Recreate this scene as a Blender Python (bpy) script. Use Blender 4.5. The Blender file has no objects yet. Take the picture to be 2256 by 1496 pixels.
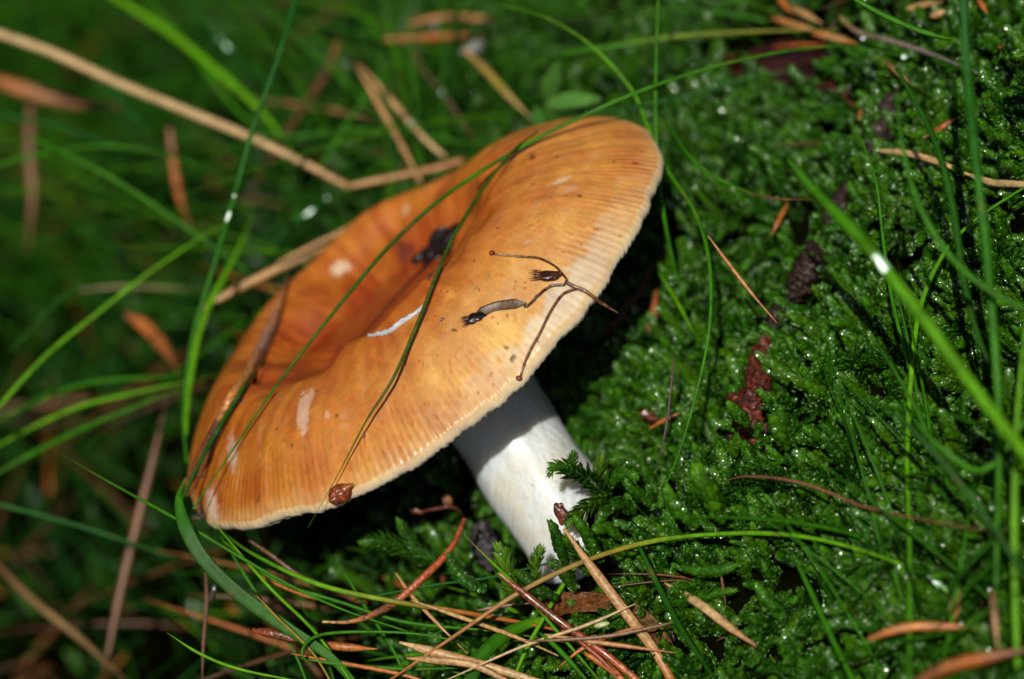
import bpy, math, random
import numpy as np
from mathutils import Vector
from mathutils.bvhtree import BVHTree

# ------------------------------------------------------------------ camera, sky, sun, exposure
sc = bpy.context.scene
COL = sc.collection
MM = 0.001
D = 366.0                       # mm, camera to the plane of sharpest focus
S0 = 155.0 / 2256.0             # mm per photograph pixel in that plane
C45 = math.sqrt(0.5)
ORG = np.array([0.0, 0.0, 60.0])   # mm, world point the lens is aimed at


def c2w(p):
    """camera-aligned mm (x right, y up, z towards the viewer) -> world mm; the lens looks down at 45 degrees"""
    p = np.asarray(p, float)
    return np.stack([p[..., 0], C45 * p[..., 1] - C45 * p[..., 2], C45 * p[..., 1] + C45 * p[..., 2]], -1) + ORG


def w2c(p):
    p = np.asarray(p, float) - ORG
    return np.stack([p[..., 0], C45 * (p[..., 1] + p[..., 2]), C45 * (p[..., 2] - p[..., 1])], -1)


cam_d = bpy.data.cameras.new('camera')
cam = bpy.data.objects.new('camera', cam_d)
COL.objects.link(cam)
cam.location = Vector(c2w([0, 0, D]) * MM)
cam.rotation_euler = (math.radians(45), 0, 0)
cam_d.sensor_width = 36
cam_d.lens = 36 * D / 155.0
cam_d.clip_start = 0.01
cam_d.clip_end = 50
cam_d.dof.use_dof = True
cam_d.dof.focus_distance = (D - 2.0) * MM
cam_d.dof.aperture_fstop = 8.5
sc.camera = cam

SUN_C = np.array([-0.15, 0.21, 0.965])
SUN = c2w(SUN_C) - ORG
SUN /= np.linalg.norm(SUN)
world = bpy.data.worlds.new('World')
sc.world = world
world.use_nodes = True
wn = world.node_tree.nodes
wl = world.node_tree.links
sky = wn.new('ShaderNodeTexSky')
sky.sky_type = 'NISHITA'
sky.sun_disc = False
sky.ozone_density = 0.0
sky.dust_density = 1.5
sky.air_density = 0.45
sky.sun_elevation = math.asin(SUN[2])
sky.sun_rotation = math.atan2(SUN[0], SUN[1])
wn['Background'].inputs['Strength'].default_value = 0.065
wl.new(sky.outputs[0], wn['Background'].inputs['Color'])
sun_d = bpy.data.lights.new('sun', 'SUN')
sun_d.energy = 5.0
sun_d.angle = math.radians(0.5)
sun_d.color = (1.0, 0.95, 0.87)
sun = bpy.data.objects.new('sun', sun_d)
COL.objects.link(sun)
sun.rotation_euler = Vector(SUN).to_track_quat('Z', 'Y').to_euler()
sun.location = (0, 0, 1)
sc.view_settings.view_transform = 'Standard'
sc.view_settings.look = 'None'
sc.view_settings.exposure = -0.27
sc.view_settings.gamma = 1.0
sc.view_settings.use_curve_mapping = False
sc.render.engine = 'CYCLES'
sc.cycles.use_denoising = True
sc.cycles.max_bounces = 8
sc.cycles.transparent_max_bounces = 6
sc.cycles.sample_clamp_indirect = 4.0

rng = np.random.default_rng(7)
random.seed(7)


# ------------------------------------------------------------------ helpers
def smooth(x, a, b):
    t = np.clip((np.asarray(x, float) - a) / (b - a), 0, 1)
    return t * t * (3 - 2 * t)


class Waves:
    """a cheap smooth pseudo-noise: sum of random sinusoids, roughly in [-1, 1]"""

    def __init__(self, dim, wl_, n=7, seed=0):
        r = np.random.default_rng(seed)
        k = r.normal(size=(n, dim))
        k /= np.linalg.norm(k, axis=1)[:, None]
        self.k = k * (2 * np.pi / wl_) * r.uniform(0.7, 1.5, size=(n, 1))
        self.p = r.uniform(0, 6.28, n)
        self.n = n

    def __call__(self, p):
        return np.sin(np.asarray(p, float) @ self.k.T + self.p).sum(-1) / self.n ** 0.5 / 1.2


G1, G2, G3 = Waves(2, 55, seed=1), Waves(2, 22, seed=2), Waves(2, 9, seed=3)


def H(x, y):
    """ground height (world mm) under the moss: a bank that rises to the right"""
    x = np.asarray(x, float)
    y = np.asarray(y, float)
    xs = 190 * np.tanh(x / 190)
    ys = 300 * np.tanh(y / 300)
    p = np.stack([x, y], -1)
    mound = 10.0 * np.exp(-((x - 13.0) / 8.0) ** 2 - ((y + 9.0) / 8.0) ** 2)
    lumps = mound + 2.6 * G1(p) + 1.6 * G2(p) + 0.5 * G3(p)
    return 60 - 39.3 - 5.5 + 0.6285 * xs + 0.111 * ys + lumps + 3 * smooth(x, 30, 90) - 36 * smooth(-x, 14, 85)


def P(px, py, z):
    """photograph pixel + depth (mm towards the viewer from the focus plane) -> world mm"""
    s = S0 * (D - z) / D
    return c2w([(px - 1128) * s, (748 - py) * s, z])


def gz(px, py, h=0.0):
    """depth at which the sight line meets the ground raised by h mm"""
    a, b = -420.0, 200.0
    for _ in range(40):
        m = (a + b) / 2
        w = P(px, py, m)
        if w[2] - H(w[0], w[1]) - h > 0:
            b = m
        else:
            a = m
    return (a + b) / 2


def proj(w):
    c = w2c(w)
    s = S0 * (D - c[..., 2]) / D
    return 1128 + c[..., 0] / s, 748 - c[..., 1] / s, c[..., 2]


def setprops(o, label=None, cat=None, group=None, kind=None):
    if label: o['label'] = label
    if cat: o['category'] = cat
    if group: o['group'] = group
    if kind: o['kind'] = kind
    return o


def mk(name, v, f, mat, parent=None, cols=None, origin=None, flat=False):
    """v in world mm -> one mesh object with its origin at `origin` (or its parent's)"""
    v = np.asarray(v, float)
    if parent is not None:
        org = np.array(parent['_o'])
    else:
        org = np.array(origin if origin is not None else v[0])
    me = bpy.data.meshes.new(name)
    me.from_pydata(((v - org) * MM).tolist(), [], f if isinstance(f, list) else f.tolist())
    if not flat:
        me.polygons.foreach_set('use_smooth', [True] * len(me.polygons))
    if cols is not None:
        c = np.ones((len(v), 4))
        c[:, :3] = cols
        at = me.color_attributes.new('Col', 'FLOAT_COLOR', 'POINT')
        at.data.foreach_set('color', c.ravel())
    me.update()
    me.materials.append(mat)
    o = bpy.data.objects.new(name, me)
    COL.objects.link(o)
    if parent is not None:
        o.parent = parent
        o['_o'] = list(parent['_o'])
    else:
        o.location = Vector(org * MM)
        o['_o'] = [float(t) for t in org]
    return o


def empty(name, org, label, cat, group=None):
    o = bpy.data.objects.new(name, None)
    o.empty_display_size = 0.005
    COL.objects.link(o)
    o.location = Vector(np.asarray(org) * MM)
    o['_o'] = [float(t) for t in org]
    return setprops(o, label, cat, group)


def catmull(pts, per=10):
    pts = np.asarray(pts, float)
    if len(pts) == 2:
        t = np.linspace(0, 1, per + 1)[:, None]
        return pts[0] * (1 - t) + pts[1] * t
    q = np.vstack([2 * pts[0] - pts[1], pts, 2 * pts[-1] - pts[-2]])
    out = []
    for i in range(1, len(q) - 2):
        p0, p1, p2, p3 = q[i - 1:i + 3]
        for t in np.arange(per) / per:
            out.append(0.5 * (2 * p1 + (p2 - p0) * t + (2 * p0 - 5 * p1 + 4 * p2 - p3) * t * t + (3 * p1 - p0 - 3 * p2 + p3) * t ** 3))
    out.append(q[-2])
    return np.array(out)


def unit(v):
    return v / np.maximum(np.linalg.norm(v, axis=-1, keepdims=True), 1e-9)


# ------------------------------------------------------------------ materials
def newmat(name):
    m = bpy.data.materials.new(name)
    m.use_nodes = True
    return m, m.node_tree.nodes, m.node_tree.links, m.node_tree.nodes['Principled BSDF']


def plant_mat(name, rough=0.38, trans=0.35, spec=0.5, var=0.35, scale=900, coat=0.0, bump=0.15, stretch=None, attr=True, color=(0.05, 0.1, 0.02)):
    m, n, l, b = newmat(name)
    tc = n.new('ShaderNodeTexCoord')
    no = n.new('ShaderNodeTexNoise')
    no.inputs['Scale'].default_value = scale
    no.inputs['Detail'].default_value = 3
    l.new(tc.outputs['Object'], no.inputs['Vector'])
    if attr:
        a = n.new('ShaderNodeAttribute')
        a.attribute_name = 'Col'
        base = a.outputs['Color']
    else:
        rgb = n.new('ShaderNodeRGB')
        rgb.outputs[0].default_value = (*color, 1)
        base = rgb.outputs[0]
    hsv = n.new('ShaderNodeHueSaturation')
    mr = n.new('ShaderNodeMapRange')
    mr.inputs['From Min'].default_value = 0.3
    mr.inputs['From Max'].default_value = 0.7
    mr.inputs['To Min'].default_value = 1 - var
    mr.inputs['To Max'].default_value = 1 + var
    l.new(no.outputs['Fac'], mr.inputs['Value'])
    l.new(mr.outputs[0], hsv.inputs['Value'])
    l.new(base, hsv.inputs['Color'])
    l.new(hsv.outputs[0], b.inputs['Base Color'])
    b.inputs['Roughness'].default_value = rough
    b.inputs['Specular IOR Level'].default_value = spec
    b.inputs['Coat Weight'].default_value = coat
    b.inputs['Coat Roughness'].default_value = 0.16
    if bump:
        bp = n.new('ShaderNodeBump')
        bp.inputs['Strength'].default_value = bump
        bp.inputs['Distance'].default_value = 0.0002
        l.new(no.outputs['Fac'], bp.inputs['Height'])
        l.new(bp.outputs[0], b.inputs['Normal'])
    if trans > 0:
        tr = n.new('ShaderNodeBsdfTranslucent')
        l.new(hsv.outputs[0], tr.inputs['Color'])
        mx = n.new('ShaderNodeMixShader')
        mx.inputs[0].default_value = trans
        l.new(b.outputs[0], mx.inputs[1])
        l.new(tr.outputs[0], mx.inputs[2])
        l.new(mx.outputs[0], n['Material Output'].inputs['Surface'])
    return m


M_GRASS = plant_mat('grass_blade', rough=0.42, trans=0.35, spec=0.14, var=0.25, scale=700)
M_DRY = plant_mat('dry_straw', rough=0.42, trans=0.2, var=0.4, scale=1500, bump=0.3)
M_WET = plant_mat('wet_debris', rough=0.32, trans=0.12, var=0.7, scale=1600, bump=0.9, coat=0.35)
M_MOSS = plant_mat('moss_leaf', rough=0.34, trans=0.4, spec=0.22, var=0.3, scale=500, bump=0.0, coat=0.0)
M_BARK = plant_mat('wet_bark', rough=0.6, spec=.35, trans=0.0, var=0.9, scale=1300, bump=1.0, coat=0.08)

m, n, l, b = newmat('water')
b.inputs['Base Color'].default_value = (0.9, 0.95, 0.95, 1)
b.inputs['Roughness'].default_value = 0.14
b.inputs['Transmission Weight'].default_value = 1.0
b.inputs['IOR'].default_value = 1.33
b.inputs['Specular IOR Level'].default_value = 1.0
b.inputs['Coat Weight'].default_value = 1.0
b.inputs['Coat Roughness'].default_value = 0.12
M_WATER = m

# cap: colours from the mesh, fine skin grain and wet sheen from nodes
m, n, l, b = newmat('cap_skin')
tc = n.new('ShaderNodeTexCoord')
a = n.new('ShaderNodeAttribute'); a.attribute_name = 'Col'
no = n.new('ShaderNodeTexNoise'); no.inputs['Scale'].default_value = 700; no.inputs['Detail'].default_value = 6; no.inputs['Roughness'].default_value = 0.65
l.new(tc.outputs['Object'], no.inputs['Vector'])
no2 = n.new('ShaderNodeTexNoise'); no2.inputs['Scale'].default_value = 160; no2.inputs['Detail'].default_value = 4
l.new(tc.outputs['Object'], no2.inputs['Vector'])
hs = n.new('ShaderNodeHueSaturation')
ad = n.new('ShaderNodeMath'); ad.operation = 'ADD'
l.new(no.outputs['Fac'], ad.inputs[0]); l.new(no2.outputs['Fac'], ad.inputs[1])
mr = n.new('ShaderNodeMapRange')
mr.inputs['From Min'].default_value = 0.7; mr.inputs['From Max'].default_value = 1.3
mr.inputs['To Min'].default_value = 0.84; mr.inputs['To Max'].default_value = 1.16
l.new(ad.outputs[0], mr.inputs['Value']); l.new(mr.outputs[0], hs.inputs['Value'])
mr2 = n.new('ShaderNodeMapRange')
mr2.inputs['From Min'].default_value = 0.3; mr2.inputs['From Max'].default_value = 0.7
mr2.inputs['To Min'].default_value = 0.488; mr2.inputs['To Max'].default_value = 0.508
l.new(no2.outputs['Fac'], mr2.inputs['Value']); l.new(mr2.outputs[0], hs.inputs['Hue'])
l.new(a.outputs['Color'], hs.inputs['Color']); l.new(hs.outputs[0], b.inputs['Base Color'])
b.inputs['Roughness'].default_value = 0.55
b.inputs['Specular IOR Level'].default_value = 0.22
b.inputs['Coat Weight'].default_value = 0.3
b.inputs['Coat Roughness'].default_value = 0.25
b.inputs['Subsurface Weight'].default_value = 0.25
b.inputs['Subsurface Radius'].default_value = (1.0, 0.45, 0.18)
b.inputs['Subsurface Scale'].default_value = 0.0009
bp = n.new('ShaderNodeBump'); bp.inputs['Strength'].default_value = 0.35; bp.inputs['Distance'].default_value = 0.00025
l.new(no.outputs['Fac'], bp.inputs['Height']); l.new(bp.outputs[0], b.inputs['Normal'])
M_CAP = m

m, n, l, b = newmat('stem_flesh')
tc = n.new('ShaderNodeTexCoord')
mp = n.new('ShaderNodeMapping')
mp.inputs['Rotation'].default_value = (0.0, math.radians(40), 0)
mp.inputs['Scale'].default_value = (1, 1, 0.12)
l.new(tc.outputs['Object'], mp.inputs['Vector'])
no = n.new('ShaderNodeTexNoise'); no.inputs['Scale'].default_value = 900; no.inputs['Detail'].default_value = 5
l.new(mp.outputs[0], no.inputs['Vector'])
no2 = n.new('ShaderNodeTexNoise'); no2.inputs['Scale'].default_value = 110; no2.inputs['Detail'].default_value = 5
l.new(tc.outputs['Object'], no2.inputs['Vector'])
cr = n.new('ShaderNodeValToRGB')
cr.color_ramp.elements[0].position = 0.3; cr.color_ramp.elements[0].color = (0.60, 0.57, 0.44, 1)
cr.color_ramp.elements[1].position = 0.52; cr.color_ramp.elements[1].color = (0.62, 0.66, 0.65, 1)
l.new(no2.outputs['Fac'], cr.inputs[0])
no3 = n.new('ShaderNodeTexNoise'); no3.inputs['Scale'].default_value = 900; no3.inputs['Detail'].default_value = 4
l.new(tc.outputs['Object'], no3.inputs['Vector'])
sx = n.new('ShaderNodeSeparateXYZ'); l.new(tc.outputs['Object'], sx.inputs[0])
mz = n.new('ShaderNodeMapRange'); mz.inputs['From Min'].default_value = 0.0; mz.inputs['From Max'].default_value = 0.022
mz.inputs['To Min'].default_value = 0.12; mz.inputs['To Max'].default_value = 0.0
l.new(sx.outputs['Z'], mz.inputs['Value'])
a3 = n.new('ShaderNodeMath'); a3.operation = 'ADD'; l.new(no3.outputs['Fac'], a3.inputs[0]); l.new(mz.outputs[0], a3.inputs[1])
m3 = n.new('ShaderNodeMapRange'); m3.inputs['From Min'].default_value = 0.72; m3.inputs['From Max'].default_value = 0.84; m3.inputs['To Max'].default_value = 0.75
l.new(a3.outputs[0], m3.inputs['Value'])
mxc = n.new('ShaderNodeMixRGB'); mxc.inputs['Color2'].default_value = (0.34, 0.26, 0.15, 1)
l.new(m3.outputs[0], mxc.inputs['Fac']); l.new(cr.outputs[0], mxc.inputs['Color1'])
l.new(mxc.outputs[0], b.inputs['Base Color'])
b.inputs['Roughness'].default_value = 0.45
b.inputs['Coat Weight'].default_value = 0.2
b.inputs['Coat Roughness'].default_value = 0.25
b.inputs['Subsurface Weight'].default_value = 0.6
b.inputs['Subsurface Radius'].default_value = (1.0, 0.85, 0.5)
b.inputs['Subsurface Scale'].default_value = 0.0045
bp = n.new('ShaderNodeBump'); bp.inputs['Strength'].default_value = 0.9; bp.inputs['Distance'].default_value = 0.0006
l.new(no.outputs['Fac'], bp.inputs['Height']); l.new(bp.outputs[0], b.inputs['Normal'])
M_STEM = m

m, n, l, b = newmat('gill_flesh')
b.inputs['Base Color'].default_value = (0.72, 0.66, 0.5, 1)
b.inputs['Roughness'].default_value = 0.45
b.inputs['Coat Weight'].default_value = 0.2
b.inputs['Subsurface Weight'].default_value = 0.15
b.inputs['Subsurface Scale'].default_value = 0.0008
M_GILL = m

m, n, l, b = newmat('forest_soil')
tc = n.new('ShaderNodeTexCoord')
no = n.new('ShaderNodeTexNoise'); no.inputs['Scale'].default_value = 220; no.inputs['Detail'].default_value = 8
l.new(tc.outputs['Object'], no.inputs['Vector'])
cr = n.new('ShaderNodeValToRGB')
cr.color_ramp.elements[0].position = 0.35; cr.color_ramp.elements[0].color = (0.0012, 0.001, 0.0006, 1)
cr.color_ramp.elements[1].position = 0.7; cr.color_ramp.elements[1].color = (0.004, 0.005, 0.001, 1)
l.new(no.outputs['Fac'], cr.inputs[0]); l.new(cr.outputs[0], b.inputs['Base Color'])
b.inputs['Roughness'].default_value = 0.7
b.inputs['Specular IOR Level'].default_value = 0.0
bp = n.new('ShaderNodeBump'); bp.inputs['Strength'].default_value = 1.0; bp.inputs['Distance'].default_value = 0.002
l.new(no.outputs['Fac'], bp.inputs['Height']); l.new(bp.outputs[0], b.inputs['Normal'])
M_SOIL = m

# ------------------------------------------------------------------ the ground
t = np.linspace(-1, 1, 321)
ax = 60 * np.sinh(t * 4.3) * (2200 / (60 * math.sinh(4.3)))
ax = np.sign(t) * (np.abs(t) * 330 + (np.abs(t) ** 8) * 2200)
gx, gy = np.meshgrid(ax, ax)
gv = np.stack([gx.ravel(), gy.ravel(), H(gx, gy).ravel()], -1)
N = len(ax)
ii = (np.arange(N - 1)[:, None] * N + np.arange(N - 1)[None, :]).ravel()
gf = np.stack([ii, ii + 1, ii + N + 1, ii + N], -1)
ground = mk('ground', gv, gf, M_SOIL, origin=[0, 0, 0])
setprops(ground, kind='structure')

# ------------------------------------------------------------------ the mushroom
SC = S0 * (D + 24) / D
CEN = w2c(P(908, 684, -24))
cc = 0.40
ss = math.sqrt(1 - cc * cc)
E1 = np.array([0.769, 0.64, 0.0]); E1 /= np.linalg.norm(E1)
perp = np.array([-E1[1], E1[0], 0.0])
EN = perp * ss + np.array([0, 0, cc])
E2 = -perp * cc + np.array([0, 0, ss])
RU, RV = 640.0, 512.0
CW1, CW2 = Waves(2, 420, seed=11), Waves(2, 150, seed=12)


def uvw(u, v, w):
    p = CEN + SC * (np.asarray(u)[..., None] * E1 + np.asarray(v)[..., None] * E2 + np.asarray(w)[..., None] * EN)
    return c2w(p)


def cap_w(u, v):
    r = np.hypot(u / RU, v / RV)
    w = -8 + 140 * (1 - r ** 4.6) - 30 * v / RV
    du = u + 30
    ru = np.where(du < 0, 400.0, 400.0)
    vc = -95 - 0.10 * np.minimum(du, 0)
    q = np.hypot(du / ru, (v - vc) / 325.0)
    q = q + 0.05 * CW2(np.stack([u, v], -1)) * smooth(r, 0.9, 0.5)
    w = w - 38 * np.exp(-((u - 290) / 150) ** 2 - ((v + 370) / 170) ** 2)
    w = w - 20 * np.exp(-((u - 20) / 170) ** 2 - ((v - 480) / 170) ** 2) + 16 * np.exp(-((u + 430) / 150) ** 2 - ((v - 330) / 170) ** 2)
    w = w + 9 * np.sin((v - .3 * u) / 21) * np.exp(-((u + 290) / 95) ** 2 - ((v + 50) / 120) ** 2)
    w = w - 140 * (1 - smooth(q, 0.42, 1.03))
    w = w + (8 * CW1(np.stack([u, v], -1)) + 3.0 * CW2(np.stack([u, v], -1)) * smooth(v, -260, 0)) * smooth(r, 1.0, 0.75)
    return w


# outline angles spaced evenly along the rim
tt = np.linspace(0, 2 * np.pi, 20001)
dl = np.hypot(RU * np.sin(tt), RV * np.cos(tt))
arc = np.concatenate([[0], np.cumsum((dl[1:] + dl[:-1]) / 2 * np.diff(tt))]); arc /= arc[-1]
NST = 215
NT = NST * 6
sarr = np.arange(NT) / NT
th = np.interp(sarr, arc, tt)
NR = 110
rr = np.linspace(0.012, 1, NR) ** 0.8
TH, RR = np.meshgrid(th, rr)
SS_ = np.meshgrid(sarr, rr)[0]
wob = 1 + 0.0022 * Waves(2, .12, n=14, seed=77)(np.stack([np.cos(TH), np.sin(TH)], -1)) + 0.006 * np.sin(3 * TH + 1) + 0.005 * np.sin(7 * TH) + 0.003 * np.sin(17 * TH + 2)
rimwob = 1 + (wob - 1) * RR ** 4
phase = 2 * np.pi * NST * SS_ + 0.9 * np.sin(SS_ * 80) + 0.5 * np.sin(SS_ * 190 + 1)
stri = np.cos(phase)
amp_mod = 0.55 + 0.45 * np.sin(SS_ * 61 + 3 * RR) * np.sin(SS_ * 23 + 1)
U = RR * RU * np.cos(TH) * rimwob
V = RR * RV * np.sin(TH) * rimwob
Wt = cap_w(U, V)
amp_mod = (amp_mod + .35 * np.exp(-(np.minimum(TH, 6.283 - TH) / .6) ** 2)) * (0.65 + 0.5 * CW2(np.stack([U, V], -1) * 1.7))
sfade = smooth(RR + 0.05 * CW2(np.stack([U, V], -1)), 0.80, 0.97)
beads = 0.5 + 0.5 * np.cos(RR * 150 + 3 * np.sin(SS_ * 300))
Wt = Wt + (stri * 1.25 * amp_mod - 1.2 * beads * (stri < 0)) * sfade + 0.8 * np.cos(phase / 3.0 + 2 * np.sin(SS_ * 37)) * smooth(RR, .5, .8)
ang_h = np.arctan2(V, U)
NUM_TOP = NR
# rounded margin and underside
rings = [(U, V, Wt)]
rim_u, rim_v, rim_w = U[-1], V[-1], Wt[-1]
cren = 2.2 * np.cos(phase[-1]) * (0.4 + 0.9 * np.abs(np.sin(sarr * 47) * np.sin(sarr * 131 + 1)))
und = []
for k, (dr, dw) in enumerate([(0.006, -5), (0.009, -13), (0.008, -21), (-0.002, -29), (-0.020, -33)]):
    f = 1 + dr + cren * 0.0006 * (k > 1)
    und.append((rim_u * f, rim_v * f, rim_w + dw + cren * 0.5))
for r_ in [0.95, 0.9, 0.82, 0.7, 0.55, 0.4, 0.25, 0.14]:
    u_, v_ = rim_u * r_, rim_v * r_
    tck = 32 + 70 * (1 - r_) ** 0.8
    rimw_s = np.convolve(np.concatenate([rim_w[-40:], rim_w, rim_w[:40]]), np.ones(81) / 81, 'valid')
    base_u = rimw_s * r_ ** 2 + (1 - r_ ** 2) * 5 - 32 + 40 * (1 - r_) * r_
    und.append((u_, v_, np.minimum(base_u, cap_w(u_, v_) - tck)))
vs = [uvw(U, V, Wt).reshape(-1, 3)]
for q in und:
    vs.append(uvw(*q))
capv = np.vstack(vs)
capv = np.vstack([capv, uvw(np.array([0.0]), np.array([0.0]), cap_w(np.array([0.0]), np.array([0.0])))])
NRT = NR + len(und)
a_ = np.arange(NT); b_ = (a_ + 1) % NT
fs = []
for k in range(NRT - 1):
    fs.append(np.stack([k * NT + a_, (k + 1) * NT + a_, (k + 1) * NT + b_, k * NT + b_], -1))
capf = np.vstack(fs).tolist() + [[len(capv) - 1, i, (i + 1) % NT] for i in range(NT)]

cap_bvh = BVHTree.FromPolygons([Vector(p) for p in capv[::1]], [tuple(f) for f in np.vstack([x[::1] for x in fs]).tolist()])
EYE = Vector(c2w([0, 0, D]))


def cap_hit(px, py):
    d = Vector(P(px, py, -50)) - EYE
    loc, nor, idx, dist = cap_bvh.ray_cast(EYE, d.normalized())
    if loc is None:
        return None
    nor = np.array(nor)
    if np.dot(nor, np.array(EYE) - np.array(loc)) < 0:
        nor = -nor
    return np.array(loc), nor


def cap_near(px, py):
    for k in range(40):
        h = cap_hit(px + (935 - px) * k * .01, py + (700 - py) * k * .01)
        if h is not None:
            return h


def on_cap(px, py, lift=0.3):
    h = cap_hit(px, py)
    if h is None:
        return None
    return h[0] + h[1] * lift


def to_uv(w):
    c = (w2c(w) - CEN) / SC
    return c @ E1, c @ E2


# cap colours (skin pigment, with some shade painted in)
def lerp(a, b, t):
    t = np.asarray(t)[..., None]
    return np.asarray(a) * (1 - t) + np.asarray(b) * t


deep = np.array([0.27, 0.054, 0.001]); mid = np.array([0.44, 0.138, 0.011]); pale = np.array([0.60, 0.28, 0.062]); cream = np.array([0.70, 0.49, 0.20])
pu = U.ravel(); pv = V.ravel(); pr = RR.ravel(); pth = TH.ravel()
pp = np.stack([pu, pv], -1)
n1 = Waves(2, 260, seed=21)(pp); n2 = Waves(2, 70, seed=22)(pp); n3 = Waves(2, 26, n=12, seed=23)(pp)
# radial streaks
nst = Waves(2, 1.0, n=14, seed=24)(np.stack([np.cos(pth) * 9, np.sin(pth) * 9], -1) + 0.02 * n2[:, None])
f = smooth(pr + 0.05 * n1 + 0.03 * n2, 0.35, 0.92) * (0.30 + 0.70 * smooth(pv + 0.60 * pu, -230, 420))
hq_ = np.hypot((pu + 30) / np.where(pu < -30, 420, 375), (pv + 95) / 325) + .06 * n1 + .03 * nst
col = lerp(deep, mid, smooth(hq_, 0.35, 1.25))  # hollow: its deeper orange, with shade painted in to darken it
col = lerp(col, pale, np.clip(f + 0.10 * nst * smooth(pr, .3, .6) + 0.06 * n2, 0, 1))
fc = np.exp(-((pu - 200) / 300) ** 2) * smooth(pv, 150, 420) * smooth(pr + 0.03 * n2, 0.5, 0.93)
col = lerp(col, cream, np.clip(0.85 * fc, 0, 1))
n4 = Waves(2, 11, n=16, seed=25)(pp); n5 = Waves(2, 40, n=12, seed=26)(pp)
col = col * (1 + 0.05 * n4 + 0.06 * n5 + 0.05 * nst * smooth(pr, .25, .6))[:, None]
col = lerp(col, [0.42, 0.11, 0.012], np.clip(smooth(n5 + .5 * n3, .7, 1.6), 0, 1) * .35)
col = lerp(col, col * np.array([.82, .72, .52]), smooth(-pu, -150, 520) * .9)  # left side darker: pigment, with some light falloff painted in
col = col * np.array([.94, .83, .66])
bloom = smooth(n2 + 0.6 * n3, 0.5, 1.5) * 0.16 * smooth(pr, .5, .8) * smooth(pv, 0, 200)
col = lerp(col, [0.62, 0.40, 0.24], bloom)
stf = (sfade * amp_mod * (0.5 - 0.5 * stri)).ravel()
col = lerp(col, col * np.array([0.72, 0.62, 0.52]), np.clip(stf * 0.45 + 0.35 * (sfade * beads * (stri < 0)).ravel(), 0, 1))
edge = smooth(pr, 0.955, 1.0)
edg_pale = np.exp(-((pth - 1.12) / 0.36) ** 2)
edge2 = smooth(pr + 0.012 * n3 + 0.02 * n2, 0.915, 0.95) * edg_pale
col = lerp(col, [0.60, 0.53, 0.38], np.clip(edge2 * 0.8, 0, 1))
col = lerp(col, [0.55, 0.33, 0.12], edge * 0.5 * (1 - edg_pale))
# freckles and pale scars, each with a place of its own
fr = np.random.default_rng(5)


def stain(cu, cv, ru_, rv_, ang, c, k, soft=0.35):
    global col
    sel = (np.abs(pu - cu) < 3 * max(ru_, rv_)) & (np.abs(pv - cv) < 3 * max(ru_, rv_))
    if not sel.any():
        return
    du, dv = pu[sel] - cu, pv[sel] - cv
    x = du * math.cos(ang) + dv * math.sin(ang); y = -du * math.sin(ang) + dv * math.cos(ang)
    q = np.hypot(x / ru_, y / rv_) + 0.16 * n3[sel] + 0.22 * n4[sel]
    col[sel] = lerp(col[sel], c, k * (1 - smooth(q, 1 - soft, 1 + soft)))


for _ in range(360):
    a0 = fr.uniform(0, 6.28); r0 = math.sqrt(fr.uniform(0.12, 0.98))
    cu, cv = r0 * RU * math.cos(a0), r0 * RV * math.sin(a0)
    s_ = fr.choice([1.8, 2.6, 3.6, 5.0], p=[.5, .3, .17, .03])
    cdark = [0.10, 0.035, 0.01] if fr.random() < 0.25 else [0.42, 0.12, 0.012]
    if cdark[0] < 0.2: s_ = min(s_, 3.0)
    stain(cu, cv, s_, s_ * fr.uniform(.7, 2.2), fr.uniform(0, 3), cdark, 0.8)
for (x, y, a1, b1, an, k) in [(750, 590, 24, 14, 0.3, .95), (668, 908, 15, 52, 0.5, .7), (684, 872, 9, 20, .5, .5), (512, 996, 17, 42, 0.3, .75), (466, 1112, 22, 36, 0.2, .95),
                              (1236, 398, 20, 9, 0, .7), (895, 460, 14, 10, 0, .35), (1257, 415, 16, 9, 0, .35), (1162, 532, 9, 5, 0, .5), (720, 912, 5, 10, 0.4, .5), (1120, 655, 9, 5, 0, .55)]:
    hq = cap_hit(x, y)
    if hq:
        cu, cv = to_uv(hq[0])
        stain(cu, cv, a1, b1, an, [0.60, 0.46, 0.32], k * .85, .32)
hq = cap_hit(880, 555)
for (x, y, s_, k) in [(885, 552, 14, .8), (905, 548, 8, .7), (948, 604, 9, .85), (1112, 388, 0, 0), (1175, 347, 5, .7), (1226, 345, 4, .7), (1172, 345, 7, .5)]:
    hq = cap_hit(x, y)
    if hq is not None and s_:
        cu, cv = to_uv(hq[0]); stain(cu, cv, s_, s_ * 2.2, .4, [0.10, 0.02, 0.004], k)
ucol = np.tile([0.66, 0.58, 0.42], (len(capv) - len(col) - 1, 1))
ncurl = 5 * NT
ucol[:ncurl] = lerp(np.array([0.60, 0.42, 0.2]), np.array([0.7, 0.64, 0.5]), np.repeat(np.linspace(0, 1, 5), NT))
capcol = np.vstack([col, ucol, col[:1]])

FOOT = w2c(P(1282, 1185, -21)); TOPS = w2c(P(990, 754, -28))
mushroom = empty('mushroom', c2w(FOOT), 'large tilted mushroom with ribbed orange cap and thick white stem in the moss', 'mushroom')
cap = mk('cap', capv, capf, M_CAP, mushroom, capcol)

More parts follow.
